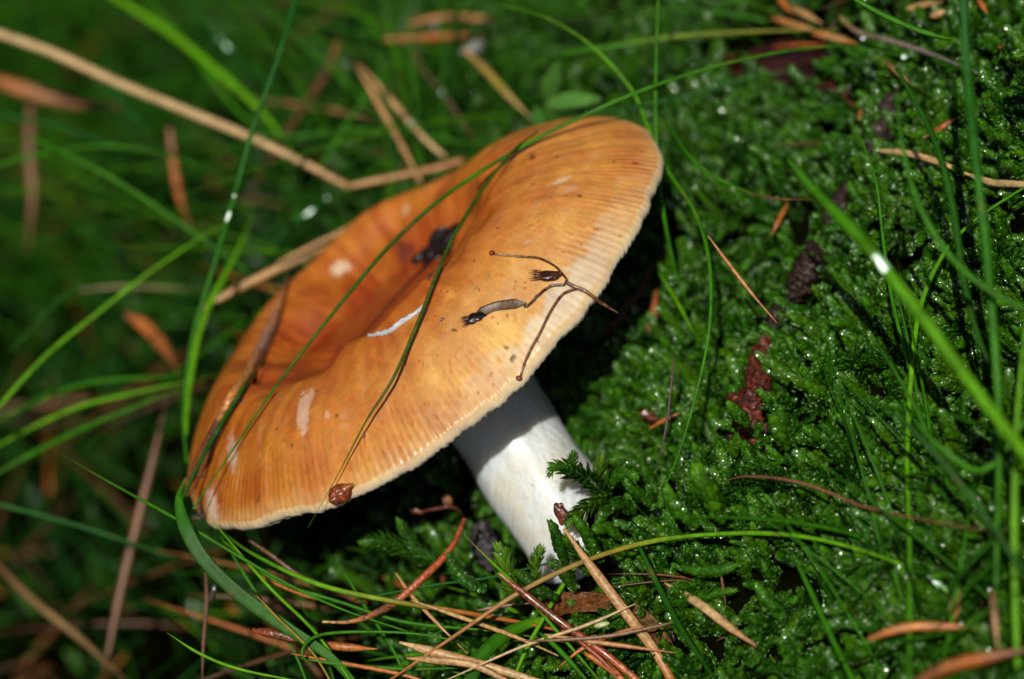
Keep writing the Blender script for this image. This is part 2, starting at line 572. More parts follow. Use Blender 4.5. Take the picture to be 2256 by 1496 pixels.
# gills: one plate each, hung under the cap from rim to stem
NG = 215
rng_g = np.random.default_rng(3)
for g in range(NG):
    s_ = (g + 0.5) / NG
    k_ = int(s_ * NT) % NT
    aa = th[k_] + rng_g.uniform(-.15, .15) * 2 * np.pi / NG
    short = 0.14 if g % 2 == 0 else rng_g.uniform(0.45, 0.7)
    out_ = 0.985 + 0.012 * math.sin(g * .31) * math.sin(g * .083 + 1)
    rs = np.array([out_, out_ - .012, 0.955, 0.9, 0.8, 0.65, 0.45, 0.14]); rs = np.maximum(rs, short)
    ca, sa = math.cos(aa), math.sin(aa)
    u_, v_ = rs * RU * ca * wob[-1, k_], rs * RV * sa * wob[-1, k_]
    rw = rim_w[k_]
    topw = rw * rs ** 2 + (1 - rs ** 2) * 5 - 24 + 40 * (1 - rs) * rs
    topw = np.minimum(topw, cap_w(u_, v_) - 26 - 30 * (1 - rs))
    drop = np.array([2, 10, 15, 24, 34, 46, 52, 30]) * (0.9 if short < .2 else 0.75) * rng_g.uniform(.85, 1.15)
    botw = topw - 6 - drop
    nu, nv = -sa, ca
    th_ = 3.2 * np.array([0.8, 1, 1, 1, 1, 1, 1, 1])
    A = uvw(u_ + nu * th_, v_ + nv * th_, topw); B_ = uvw(u_ + nu * th_ * .5, v_ + nv * th_ * .5, botw)
    C_ = uvw(u_ - nu * th_ * .5, v_ - nv * th_ * .5, botw); D_ = uvw(u_ - nu * th_, v_ - nv * th_, topw)
    v4 = np.vstack([A, B_, C_, D_])
    n8 = 8
    ff = []
    for j in range(n8 - 1):
        for s0, s1 in ((0, 1), (1, 2), (2, 3)):
            ff.append([s0 * n8 + j, s1 * n8 + j, s1 * n8 + j + 1, s0 * n8 + j + 1])
    ff.append([0, n8, 2 * n8, 3 * n8])
    mk('gill', v4, ff, M_GILL, mushroom)

# stem
ST, SA = 34, 64
W3 = Waves(3, 16, seed=31); W3b = Waves(3, 4, seed=32)
axis = unit(FOOT - TOPS)
e_a = unit(np.cross(axis, [0, 0, 1.0])); e_b = np.cross(axis, e_a)
L_ = np.linalg.norm(FOOT - TOPS) + 9
v_s = []
for i in range(ST):
    t_ = i / (ST - 1)
    c0 = TOPS + axis * L_ * t_ + e_a * 0.5 * math.sin(t_ * 3.0)
    rad = 8.75 + 1.3 * math.exp(-((t_) / .08) ** 2) - 0.3 * math.sin(t_ * 3.1) + (-2.6 * smooth(t_, .84, 1.0))
    for j in range(SA):
        a0 = 2 * math.pi * j / SA
        v_s.append(c0 + (e_a * math.cos(a0) + e_b * math.sin(a0)) * rad)
v_s = np.array(v_s)
rad_d = np.repeat(TOPS + axis * (np.linspace(0, L_, ST)[:, None]), SA, 0)
v_s = v_s + unit(v_s - rad_d) * (0.30 * W3(v_s) + 0.07 * W3b(v_s))[:, None]
f_s = []
for i in range(ST - 1):
    for j in range(SA):
        f_s.append([i * SA + j, i * SA + (j + 1) % SA, (i + 1) * SA + (j + 1) % SA, (i + 1) * SA + j])
f_s.append([(ST - 1) * SA + j for j in range(SA)])
mk('stem', c2w(v_s), f_s, M_STEM, mushroom)


# ------------------------------------------------------------------ tubes and blades
def frames(path, face):
    """tangent, width vector, thickness vector along a world path; the face looks towards `face`"""
    t = np.gradient(path, axis=0)
    t = unit(t)
    w = unit(np.cross(t, np.asarray(face)))
    return t, w, np.cross(w, t)


VIEW = unit(c2w([0, 0, 1.0]) - ORG)


def tube_mesh(path, wid, thick, sides=6, face=VIEW, keel=0.0, twist=0.0):
    n_ = len(path)
    t, w, d = frames(path, face)
    if twist:
        an = np.linspace(0, twist, n_)[:, None]
        w, d = w * np.cos(an) + d * np.sin(an), d * np.cos(an) - w * np.sin(an)
    wid = np.broadcast_to(wid, n_); thick = np.broadcast_to(thick, n_)
    vs_ = []
    for j in range(sides):
        a0 = 2 * math.pi * (j + 0.5 * (sides % 2)) / sides
        ca, sa = math.cos(a0), math.sin(a0)
        vs_.append(path + w * (wid * ca / 2)[:, None] + d * ((thick * sa / 2) + keel * wid * (abs(ca) - .5))[:, None])
    v = np.stack(vs_, 1).reshape(-1, 3)
    i_ = np.arange(n_ - 1)[:, None] * sides + np.arange(sides)[None, :]
    k_ = np.arange(n_ - 1)[:, None] * sides + (np.arange(sides)[None, :] + 1) % sides
    f = np.stack([i_, k_, k_ + sides, i_ + sides], -1).reshape(-1, 4).tolist()
    f.append(list(range(sides))[::-1]); f.append([(n_ - 1) * sides + j for j in range(sides)])
    return v, f


def zpath(pts, over=False, per=8, lift=1.1):
    """[(px, py, z or ('g', h))] -> smooth world path; over=True keeps it lying on top of the cap where they cross"""
    q = []
    for (x, y, z) in pts:
        if isinstance(z, tuple):
            z = gz(x, y, z[1])
        q.append((x, y, z))
    s = catmull(q, per)
    if over:
        z = s[:, 2].copy()
        for i, (x, y, _) in enumerate(s):
            for ox, oy in ((0, 0), (9, 7), (-9, -7), (7, -9), (-7, 9)):
                h = cap_hit(x + ox, y + oy)
                if h is not None:
                    z[i] = max(z[i], w2c(h[0])[2] + lift)
        zz = z.copy()
        for _ in range(3):
            zp = np.pad(zz, 2, mode='edge')
            sm = (zp[:-4] + zp[1:-3] + zp[2:-2] + zp[3:-1] + zp[4:]) / 5
            zz = np.maximum(sm, z)
        s[:, 2] = zz
    return np.array([P(x, y, z) for x, y, z in s])


def gradcol(n_, stops):
    """stops [(t, rgb)]"""
    t = np.linspace(0, 1, n_)
    ts = [a for a, _ in stops]
    return np.stack([np.interp(t, ts, [c[k] for _, c in stops]) for k in range(3)], -1)


GRN = (0.045, 0.20, 0.006); DGR = (0.018, 0.095, 0.005); LGR = (0.13, 0.37, 0.008); BGR = (0.014, 0.115, 0.014)
TAN = (0.48, 0.27, 0.10); STR = (0.55, 0.38, 0.17); ORG_ = (0.42, 0.13, 0.022); RED = (0.26, 0.045, 0.012); BRN = (0.12, 0.045, 0.015); DBR = (0.04, 0.014, 0.006)
YEL = (0.30, 0.24, 0.03)


def strand(name, label, cat, pts, w, stops, over=False, flat=0.55, ends=(0.5, 0.15), sides=6, group=None, mat=None, keel=0.0, twist=0.0, lift=1.1, parent=None, mid=1.0, drops=None, per=8, kink=0.0):
    path = zpath(pts, over, per, lift)
    n_ = len(path)
    if kink:
        path = path + kink * np.stack([Waves(1, 0.3, seed=n_ + k)(np.linspace(0, 1, n_)[:, None]) for k in range(3)], -1)
    t = np.linspace(0, 1, n_)
    prof = np.minimum(1, np.minimum(ends[0] + (mid - ends[0]) * smooth(t, 0, .3), ends[1] + (mid - ends[1]) * smooth(1 - t, 0, .45)))
    wid = w * S0 * prof * (.86 if mat is None else 1)
    v, f = tube_mesh(path, wid, wid * flat, sides, keel=keel, twist=twist)
    if isinstance(stops, tuple):
        stops = [(0, stops), (1, stops)]
    c = np.repeat(gradcol(n_, stops), sides, 0)
    if sides >= 10 and mat is None:
        c = c * np.tile(1 + .28 * np.cos(np.arange(sides) * 2.4), n_)[:, None]
    fleck = smooth(Waves(3, 3.5, n=14, seed=int(abs(pts[-1][1])) + 3)(v), 1.0, 1.7)[:, None] * (.5 if mat is None else .2)
    c = c * (1 - fleck) + np.array([.16, .10, .02]) * fleck
    jit = 1 + 0.12 * Waves(3, 7, seed=int(abs(pts[0][0])))(v)[:, None]
    c = np.clip(c * jit, 0.001, 1)
    if mat is None:
        mat = M_GRASS
    o = mk(name, v, f, mat, parent, c)
    if label:
        setprops(o, label, cat, group)
    if drops:
        for (k, ln, wd) in drops:
            i = int(k * (n_ - 1)); i = min(max(i, 1), n_ - 2)
            tg = unit(path[i + 1] - path[i - 1])
            hv = unit(VIEW + SUN)
            nn = hv
            tg = unit(tg - nn * np.dot(tg, nn))
            lens_drop('drop_and_glint', path[i] + nn * wid[i] * flat * .5, tg, nn, ln, wd, o, sag=.04, mat=M_GLINT)  # added glint patch, turned to throw the sun at the lens
    return o


m, n, l, b = newmat('glint_film')  # gloss for the glint patches added on blades
b.inputs['Base Color'].default_value = (0.12, 0.36, 0.16, 1)
b.inputs['Roughness'].default_value = 0.36
b.inputs['IOR'].default_value = 1.5
b.inputs['Specular IOR Level'].default_value = 1.0
b.inputs['Coat Weight'].default_value = 1.0
b.inputs['Coat Roughness'].default_value = 0.3
b.inputs['Coat Weight'].default_value = 0.5
M_GLINT = m


def lens_drop(name, c0, tg, nn, ln, wd, parent=None, sag=0.2, label=None, cat=None, mat=None):
    """a low dome, for water drops and added glint patches: half-length ln, half-width wd (mm)"""
    bt = np.cross(tg, nn)
    v = [c0 + nn * wd * sag * 2]
    f = []
    R_, A_ = 5, 14
    for i in range(1, R_ + 1):
        r_ = i / R_
        for j in range(A_):
            a0 = 2 * math.pi * j / A_
            v.append(c0 + tg * ln * r_ * math.cos(a0) + bt * wd * r_ * math.sin(a0) + nn * wd * sag * 2 * (1 - r_ ** 2 * 1.35))
    for j in range(A_):
        f.append([0, 1 + j, 1 + (j + 1) % A_])
    for i in range(R_ - 1):
        for j in range(A_):
            p0 = 1 + i * A_
            f.append([p0 + j, p0 + A_ + j, p0 + A_ + (j + 1) % A_, p0 + (j + 1) % A_])
    f.append([1 + (R_ - 1) * A_ + j for j in range(A_)])
    o = mk(name, v, f, mat or M_WATER, parent)
    if label:
        setprops(o, label, cat)
    return o


GB = 'grass blades over and around the mushroom'
BACK = 'blurred grass blades behind the mushroom'
NEAR = 'tall blurred grass blades in front of the moss bank'


def grass(label, pts, w, stops, group=GB, **k):
    return strand('grass_blade', label, 'grass blade', pts, w, stops, group=group, **k)


g = lambda h: ('g', h)
# over the cap
grass('longest thin blade, arching from the top right over the cap to its left tip',
      [(2012, 128, -30), (1850, 102, -26), (1650, 128, -22), (1450, 186, -20), (1270, 262, -20), (1130, 335, -20), (980, 432, -16), (860, 540, -14), (770, 645, -12), (690, 745, -10), (600, 862, -10), (500, 1010, -10), (400, 1158, -10)],
      11, [(0, GRN), (.45, GRN), (.55, DGR), (1, GRN)], over=True, ends=(.4, .4), drops=[(.0, .5, .4)])
grass('blade crossing the middle of the cap, tip below the rim beside the brown bud',
      [(1185, 290, -22), (1130, 332, -18), (1062, 420, -16), (1000, 520, -10), (958, 615, -6), (925, 700, 0), (868, 830, 6), (808, 925, 7), (742, 1050, 6), (678, 1163, 6)],
      10, [(0, DGR), (.4, (.06, .12, .012)), (.75, (.10, .13, .02)), (1, GRN)], over=True, ends=(.6, .1))
grass('short dark green blade lying along the left rim above the wide leaf blade',
      [(585, 790, -24), (540, 850, -22), (490, 930, -18), (450, 1000, -14), (405, 1090, -12), (393, 1130, -10)], 13, DGR, over=True, ends=(.1, .6))
# around it
grass('straight upright blade just left of the cap with a wet glint',
      [(662, -40, -40), (612, 130, -36), (560, 275, -36), (528, 390, -36), (505, 470, -37), (478, 565, -38), (448, 660, -38), (425, 740, -38), (410, 840, -38), (404, 930, -36), (412, 1020, -34)],
      15, [(0, BGR), (1, GRN)], drops=[(.41, 1.5, .24), (.36, .3, .2)], ends=(.9, .5))
grass('bright green blade rising from the left edge of the picture to the cap',
      [(-40, 940, -40), (0, 893, -42), (100, 785, -45), (215, 690, -48), (330, 600, -50), (430, 532, -52), (500, 492, -54)], 13, LGR, ends=(.8, .3))
grass('thin green blade crossing diagonally down towards the left flank of the cap',
      [(60, 300, -64), (130, 332, -62), (260, 400, -60), (420, 508, -58), (520, 580, -57), (625, 648, -56)], 14, GRN)
grass('dark thin blade at the far left running down to the edge', [(20, 780, -60), (110, 680, -62), (190, 615, -64), (215, 590, -66)], 10, DGR)
grass('fine blade with a sharp tip crossing under the left end of the cap',
      [(130, 998, -12), (260, 1073, -10), (400, 1150, -7), (520, 1222, -5), (640, 1290, -4), (760, 1345, -4), (900, 1392, -4)], 9, GRN, ends=(.1, .5))
grass('blurred blade sloping gently down at the lower left edge', [(-40, 1100, -45), (0, 1112, -45), (150, 1152, -45), (300, 1200, -45), (405, 1240, -45)], 14, BGR, ends=(.9, .2))
grass('wide flat dark green blade curving under the left tip of the cap',
      [(408, 1052, -8), (394, 1100, -6), (412, 1170, -4), (455, 1240, -3), (530, 1312, -2), (635, 1385, -1), (730, 1450, 0), (800, 1530, 0)],
      38, [(0, GRN), (.5, DGR), (1, GRN)], flat=.12, ends=(.10, .5), sides=10, keel=.07, per=12)
grass('long blade turning from green to orange along the bottom of the picture',
      [(480, 1165, -12), (560, 1222, -9), (700, 1287, -6), (850, 1322, -4), (1000, 1346, -4), (1150, 1372, -4), (1300, 1400, -4), (1490, 1412, -5)],
      14, [(0, DGR), (.3, LGR), (.5, YEL), (.6, ORG_), (1, ORG_)], ends=(.4, .2))
grass('second green blade just below the green to orange one, tip lost in the litter',
      [(490, 1190, -12), (600, 1275, -8), (760, 1330, -7), (900, 1372, -6), (1100, 1392, -6), (1300, 1425, -6)], 10, [(0, GRN), (.7, GRN), (1, YEL)])
grass('sharp thin green blade at the bottom left with its tip pointing up left',
      [(368, 1394, 0), (440, 1440, 0), (530, 1475, 2), (680, 1505, 2)], 8, LGR, ends=(.1, .7))
grass('horizontal green blade near the bottom edge left of the broad curled blade', [(662, 1450, 0), (760, 1465, 0), (900, 1474, 0), (1045, 1470, 0)], 12, GRN, ends=(.3, .3))
grass('broad curled green blade at the bottom edge turning brown towards the dead leaf',
      [(1022, 1540, 4), (1050, 1465, 2), (1090, 1415, 0), (1150, 1380, -3), (1215, 1362, -6)], 36, [(0, DGR), (.7, GRN), (.88, LGR), (1, YEL)], flat=.14, sides=10, keel=.06, ends=(.9, .5))
grass('long bright arching blade with an orange base across the lower right moss',
      [(835, 1515, 4), (1000, 1402, 3), (1150, 1302, 2), (1300, 1232, 3), (1450, 1190, 6), (1600, 1175, 10), (1750, 1180, 16), (1880, 1207, 22), (2004, 1250, 28)],
      14, [(0, ORG_), (.22, TAN), (.42, YEL), (.55, LGR), (1, LGR)], ends=(.5, .55))
grass('straight blade rising from the bottom edge past the foot of the stem',
      [(1120, 1530, 2), (1160, 1430, 0), (1240, 1290, -3), (1300, 1208, -6), (1370, 1122, -10), (1452, 1030, -14)], 12, LGR, ends=(.7, .3))
grass('thin teal blade lying low across the foot of the stem', [(780, 1322, -6), (950, 1290, -6), (1080, 1272, -7), (1200, 1243, -8), (1290, 1222, -10)], 8, BGR)
grass('tall thin blade standing straight down to the right tip of the cap',
      [(1452, -40, -24), (1445, 150, -22), (1446, 300, -20), (1455, 420, -20), (1475, 540, -22), (1502, 640, -26), (1542, 712, -28)], 11, GRN, ends=(.7, .3), drops=[(.41, .4, .35)])
grass('long S shaped blade sweeping past the right tip of the cap down to the moss',
      [(1108, 12, -34), (1200, 38, -32), (1300, 98, -30), (1390, 195, -28), (1430, 285, -25), (1468, 370, -20), (1528, 462, -14), (1560, 560, -8), (1566, 680, -4), (1550, 800, -2), (1502, 980, 0), (1448, 1110, -2), (1408, 1195, -6)],
      12, [(0, LGR), (.5, GRN), (1, GRN)], ends=(.15, .2))
grass('thin curved blade with an orange dead tip right of the cap',
      [(1462, 195, -26), (1478, 280, -24), (1535, 360, -20), (1620, 412, -17), (1700, 436, -14), (1785, 440, -13)], 9, [(0, DGR), (.6, GRN), (.75, BRN), (1, ORG_)], ends=(.5, .1))
grass('blurred pale green blade arching across the dark gap at the top right',
      [(1130, 140, -55), (1250, 118, -50), (1350, 102, -48), (1500, 80, -46), (1700, 68, -44), (1850, 66, -42)], 19, [(0, DGR), (.4, GRN), (1, YEL)])
grass('faint blurred blade under the long arching one at the top right', [(1290, 255, -52), (1480, 220, -50), (1640, 175, -48), (1860, 135, -46)], 12, BGR)
grass('thin blade between cap and moss ending at a pale point', [(1452, 600, -30), (1500, 680, -24), (1530, 740, -20)], 10, LGR)
grass('short wavy blade from below the cap tip to the dark gap', [(1458, 470, -30), (1480, 560, -28), (1500, 640, -26)], 10, GRN)
# in front of the bank
grass('thick blurred blade crossing the moss diagonally with a bright white glint', [(1735, 350, 28), (1800, 425, 32), (1900, 530, 38), (1950, 592, 40), (2050, 722, 44), (2150, 860, 48), (2290, 1040, 54)],
      30, [(0, GRN), (1, LGR)], NEAR, ends=(.25, .9), drops=[(.50, 1.9, .62), (.44, .4, .5)])
grass('thin sharp blade behind the thick diagonal one running down to the right', [(1898, 305, -6), (1930, 400, -2), (1945, 520, 0), (1962, 640, 4), (1990, 760, 8), (2020, 860, 10), (2062, 950, 12), (2110, 1040, 14)], 10, GRN, NEAR)
grass('gently curved blade standing from the bottom right up to the right edge', [(2004, 1540, 40), (2004, 1200, 26), (1999, 1000, 16), (2010, 800, 10), (2030, 670, 6), (2078, 562, 4), (2152, 482, 4), (2290, 392, 4)], 14, [(0, GRN), (.4, LGR), (1, GRN)], NEAR, ends=(.9, .5))
grass('tall blurred blade hanging from the top edge at the far right', [(2122, -40, 36), (2130, 150, 36), (2150, 350, 34), (2170, 520, 34), (2192, 760, 34), (2202, 950, 36), (2196, 1200, 40), (2192, 1420, 42)], 22, [(0, BGR), (.6, GRN), (1, GRN)], NEAR, ends=(.9, .4))
grass('faint dark blade slanting through the upper right moss', [(1975, 150, 8), (2055, 300, 14), (2098, 450, 18), (2128, 640, 22), (2180, 800, 26), (2290, 960, 30)], 18, DGR, NEAR)
grass('blurred blade at the right edge leaning down left', [(2290, 880, 34), (2180, 1030, 34), (2090, 1000, 34), (1960, 870, 30)], 16, GRN, NEAR)
grass('blurred dark blade low in the right corner crossing the tall one', [(2290, 1090, 36), (2200, 1180, 38), (2120, 1260, 40), (2080, 1330, 42)], 14, DGR, NEAR)
grass('short pale tipped blade with a white wet end at the lower right', [(2044, 1268, 26), (2100, 1310, 27), (2165, 1352, 28), (2240, 1410, 30)], 15, [(0, (.3, .45, .25)), (.4, LGR), (1, GRN)], NEAR, drops=[(.16, .9, .45)], ends=(.4, .7))
grass('dark blurred blade slanting down to the bottom edge in the lower middle', [(1392, 1170, 4), (1450, 1290, 8), (1510, 1400, 14), (1600, 1530, 20)], 16, DGR, NEAR)
grass('thin pale tipped blade crossing the needles at the bottom', [(1022, 1178, -2), (1085, 1240, 0), (1150, 1302, 3), (1222, 1385, 6), (1292, 1465, 8), (1345, 1530, 10)], 9, [(0, TAN), (.2, LGR), (1, GRN)], ends=(.1, .6))
grass('green blade at the bottom edge leaning right below the dead leaf', [(1190, 1395, 6), (1240, 1440, 9), (1320, 1530, 12)], 13, GRN)
grass('blurred blade curving in the upper right corner', [(1850, -20, 0), (1960, 40, 2), (2050, 75, 4), (2120, 90, 6)], 16, GRN, NEAR)
for k, (lab, pts, w_, c_) in enumerate([
    ('steep blade of the bundle below the left tip of the cap, leftmost', [(486, 1180, -14), (560, 1300, -12), (640, 1420, -10), (690, 1540, -8)], 9, GRN),
    ('steep blade of the bundle below the left tip, crossing the wide blade', [(470, 1150, -10), (590, 1290, -6), (700, 1400, -2), (800, 1540, 2)], 9, LGR),
    ('thin blade with a tan tip running down beside the wide dark blade', [(565, 1312, 0), (610, 1360, 0), (690, 1440, 0), (750, 1540, 0)], 8, YEL),
    ('short blade standing up between the wide blade and the broken needle', [(655, 1320, -12), (700, 1400, -10), (750, 1540, -8)], 9, DGR),
    ('curled thin blade looping round the bottom of the wide dark blade', [(690, 1470, 2), (665, 1440, 2), (690, 1405, 1), (760, 1393, 0), (900, 1395, 0), (1010, 1412, 0)], 9, GRN),
    ('blade crossing low between the broken needle and the pale fan', [(740, 1230, -14), (800, 1330, -11), (870, 1440, -8), (910, 1540, -6)], 8, GRN)]):
    grass(lab, pts, w_, c_, ends=(.3, .6))
grass('bright blurred blade leaning right across the lower right moss', [(2300, 700, 40), (2180, 640, 38), (2090, 560, 36), (2020, 440, 34), (1985, 300, 32), (1975, 180, 30)], 15, GRN, NEAR)
grass('bright blurred blade rising steeply at the right edge', [(2245, 1540, 44), (2235, 1250, 42), (2240, 950, 40), (2262, 700, 38)], 18, LGR, NEAR, ends=(.9, .4))
grass('blurred blade leaning left from the lower right corner', [(2300, 1330, 44), (2180, 1150, 42), (2070, 1010, 40), (1980, 920, 38), (1900, 870, 36)], 16, DGR, NEAR, ends=(.9, .2))
grass('thin blade rising from the bottom edge left of the gently curved one', [(1900, 1540, 34), (1830, 1400, 28), (1780, 1290, 24), (1740, 1210, 20)], 13, GRN, NEAR, ends=(.9, .2))
# blurred ones behind
grass('wide blurred blade from the top left edge down towards the straw', [(215, -30, -104), (370, 70, -96), (500, 175, -88), (580, 250, -82), (640, 330, -78)], 30, LGR, BACK, ends=(.8, .3))
grass('second wide blurred blade beside the first at the top left', [(300, -30, -106), (420, 110, -96), (520, 240, -88), (600, 300, -84)], 22, GRN, BACK)
grass('blurred blade at the top left with a wet white glint at its middle', [(400, -20, -100), (450, 50, -96), (505, 108, -92), (560, 160, -88), (620, 210, -84)], 16, BGR, BACK, drops=[(.52, 1.5, .32), (.42, .3, .3)])
grass('blurred blade rising past the cap top with a glint above the left shoulder', [(600, 540, -70), (650, 490, -70), (692, 460, -70), (750, 410, -72)], 16, BGR, BACK, drops=[(.60, 1.0, .3), (.85, .3, .2)])
grass('dark blade entering at the left edge and sloping down', [(-40, 240, -74), (0, 252, -74), (120, 276, -72), (230, 312, -70), (360, 350, -68)], 14, BGR, BACK)
grass('thin dark blade bowed upward at the left edge', [(-40, 372, -70), (0, 362, -70), (110, 335, -68), (250, 322, -66), (400, 350, -64), (520, 400, -62)], 11, GRN, BACK)
grass('upper of the three flat blades spreading left from behind the cap', [(-40, 945, -60), (120, 868, -58), (220, 840, -56), (330, 832, -54), (470, 822, -50)], 15, GRN, BACK)
grass('middle of the three flat blades spreading left from behind the cap', [(-40, 1000, -56), (150, 905, -54), (300, 865, -52), (480, 826, -50)], 13, LGR, BACK)
grass('lowest of the three flat blades spreading left from behind the cap', [(-40, 1062, -54), (70, 1000, -54), (160, 955, -52), (300, 895, -50), (450, 838, -48)], 16, GRN, BACK)
grass('blurred upright blade rising behind the left rim of the cap', [(408, 960, -40), (420, 830, -46), (450, 700, -50), (520, 560, -58), (560, 470, -64)], 20, LGR, BACK)
grass('blurred blade crossing the straw above the cap', [(640, 500, -74), (690, 400, -74), (760, 280, -76), (850, 160, -78), (940, 60, -82)], 14, GRN, BACK)
grass('blurred blade lying flat above the straw bend', [(480, 290, -76), (640, 300, -76), (800, 285, -74), (1000, 310, -70), (1080, 320, -68)], 13, GRN, BACK)
grass('blurred blade over the background at the upper middle', [(740, -20, -100), (830, 70, -94), (900, 160, -88), (950, 260, -84)], 15, GRN, BACK)
grass('faint teal blade crossing the long straw at the upper left', [(140, 120, -78), (230, 180, -76), (300, 260, -72), (350, 320, -70)], 14, BGR, BACK)

# ------------------------------------------------------------------ dry stalks and needles
NEED = 'fallen pine needles and dry stalks'


def needle(label, pts, w, stops, name='pine_needle', cat='pine needle', mat=None, **k):
    k.setdefault('flat', .6)
    pts = [(x, y, ('g', z[1] + 2.5) if isinstance(z, tuple) else z) for x, y, z in pts]
    return strand(name, label, cat, pts, w, stops, group=NEED, mat=mat or M_DRY, **k)


needle('long pale bent straw running from the left edge to behind the cap',
       [(-60, 55, -80), (0, 75, -79), (120, 118, -77), (260, 182, -74), (420, 248, -70), (550, 302, -67), (655, 352, -66), (770, 412, -66)], 24, [(0, STR), (.6, STR), (1, TAN)], 'straw', 'straw', ends=(1, .8), sides=8)
needle('short orange half of the bent straw touching the cap rim', [(768, 410, -66), (860, 392, -66), (970, 368, -66), (1020, 352, -66)], 18, [(0, TAN), (1, ORG_)], 'straw', 'straw', ends=(.8, .9))
needle('left needle of the tan pair standing above the cap', [(782, 138, -72), (835, 230, -68), (885, 320, -64), (928, 402, -61)], 17, [(0, BRN), (.12, TAN), (1, TAN)], ends=(.5, .6))
needle('right needle of the tan pair with a pale glint at its middle', [(790, 140, -73), (865, 225, -70), (930, 300, -67), (985, 350, -65)], 17, [(0, BRN), (.12, TAN), (.9, STR), (1, BRN)], drops=[(.55, .8, .4)], ends=(.5, .8))
needle('thick tan needle pair leaning on the upper left flank of the cap', [(438, 684, -52), (520, 638, -53), (600, 598, -54), (690, 555, -55), (800, 490, -56)], 24, [(0, ORG_), (.1, TAN), (1, TAN)], ends=(.5, .5))
needle('upper thinner needle on the thick tan pair at the left flank', [(610, 580, -52), (680, 545, -53), (760, 505, -54), (830, 460, -55)], 12, TAN)
needle('blurred tan needle above the right of the cap', [(1022, 108, -74), (1075, 160, -70), (1120, 210, -66), (1172, 262, -62)], 22, [(0, TAN), (.5, YEL), (1, STR)])
needle('thin brown stalk rising from the cap rim with a glint', [(880, 60, -88), (930, 150, -82), (975, 205, -78), (1020, 270, -72), (1064, 338, -66)], 9, [(0, BRN), (.6, (.2, .14, .08)), (1, BRN)], 'dry_stalk', 'dry stalk', drops=[(.5, .5, .35)])
needle('lower of the two blurred orange needles at the top', [(845, 88, -88), (920, 84, -88), (990, 80, -86), (1060, 76, -84)], 24, ORG_)
needle('upper curved blurred orange needle at the top', [(900, 52, -90), (980, 38, -90), (1060, 42, -88), (1110, 52, -86)], 22, [(0, ORG_), (1, TAN)])
needle('brown blurred stalk leaning behind the straw at the upper left', [(745, 92, -100), (720, 160, -98), (660, 250, -94), (600, 340, -90), (555, 420, -86)], 24, [(0, ORG_), (.15, BRN), (1, BRN)], 'dry_stalk', 'dry stalk')
needle('vertical blurred orange brown stalk left of the straw', [(372, 265, -92), (380, 340, -92), (395, 430, -90), (425, 520, -86)], 26, [(0, BRN), (.6, ORG_), (1, BRN)], 'dry_stalk', 'dry stalk')
needle('far left vertical brown stalk out of focus', [(70, 200, -120), (65, 320, -118), (72, 430, -116), (60, 560, -112)], 36, [(0, BRN), (.5, (.2, .09, .03)), (1, BRN)], 'dry_stalk', 'dry stalk')
needle('broad blurred brown needle at the far left under the straw', [(-40, 165, -118), (60, 200, -116), (160, 225, -114), (270, 235, -110)], 46, [(0, ORG_), (.5, (.3, .12, .04)), (1, BRN)], 'dead_leaf', 'dead leaf', flat=.25)
needle('blurred orange scrap beside the left rim of the cap', [(275, 690, -78), (320, 720, -76), (365, 770, -72), (400, 830, -66)], 40, [(0, BRN), (.3, ORG_), (1, BRN)], 'dead_leaf', 'dead leaf', flat=.3)
needle('long brown stalk rising in the dark at the lower left', [(230, 1480, -62), (262, 1320, -64), (300, 1160, -66), (340, 1000, -68), (370, 860, -68)], 24, [(0, BRN), (.5, (.2, .085, .03)), (1, BRN)], 'dry_stalk', 'dry stalk')
needle('blurred tan stalk in the bottom left corner', [(-40, 1210, -74), (70, 1320, -68), (180, 1410, -62), (300, 1520, -56)], 22, [(0, BRN), (.5, (.25, .16, .06)), (1, BRN)], 'dry_stalk', 'dry stalk')
needle('thin faint straw lying across the dark left middle', [(170, 640, -84), (260, 632, -84), (360, 634, -82), (440, 640, -80)], 10, (.22, .2, .07), 'straw', 'straw')
needle('thin dark wet stalk hanging below the wide blade at the left', [(452, 1240, -20), (455, 1330, -18), (448, 1420, -16), (445, 1520, -14)], 10, BRN, 'dry_stalk', 'dry stalk')
# foreground litter
needle('curved red orange needle hooked in front of the stem foot', [(1024, 1142, -10), (992, 1210, -8), (930, 1275, -6), (868, 1328, -5), (825, 1352, -4), (770, 1370, -3), (710, 1370, -2)], 18,
       [(0, RED), (.45, (.34, .08, .02)), (.6, BRN), (.75, (.34, .11, .03)), (1, TAN)], mat=M_WET, ends=(.6, .3), sides=8)
needle('tan needle leaning from the stem foot down across the dead leaf', [(1242, 1165, 2), (1312, 1262, 4), (1385, 1358, 6), (1440, 1430, 8), (1480, 1500, 9)], 24, [(0, TAN), (.7, TAN), (1, ORG_)], ends=(.3, .8), sides=8)
needle('short pale needle right of the dead leaf', [(1464, 1284, 6), (1540, 1330, 11), (1605, 1380, 14), (1668, 1425, 16)], 20, [(0, TAN), (.4, STR), (.75, TAN), (1, BRN)], ends=(.3, .4), sides=8)
needle('dark red wet needle crossing the green to orange blade', [(1098, 1262, 4), (1160, 1312, 5), (1245, 1378, 6), (1335, 1442, 8), (1440, 1530, 9)], 19, [(0, TAN), (.12, RED), (.4, BRN), (.7, RED), (1, ORG_)], mat=M_WET, ends=(.3, .8), sides=8)
needle('orange needle just right of the dark red one at the bottom', [(1290, 1440, 8), (1350, 1478, 9), (1400, 1530, 10)], 18, ORG_)
needle('upper pale needle of the fan at the bottom edge', [(880, 1415, 2), (960, 1438, 3), (1080, 1470, 4), (1210, 1510, 5)], 22, [(0, STR), (.5, TAN), (1, STR)], ends=(.3, .7), sides=8)
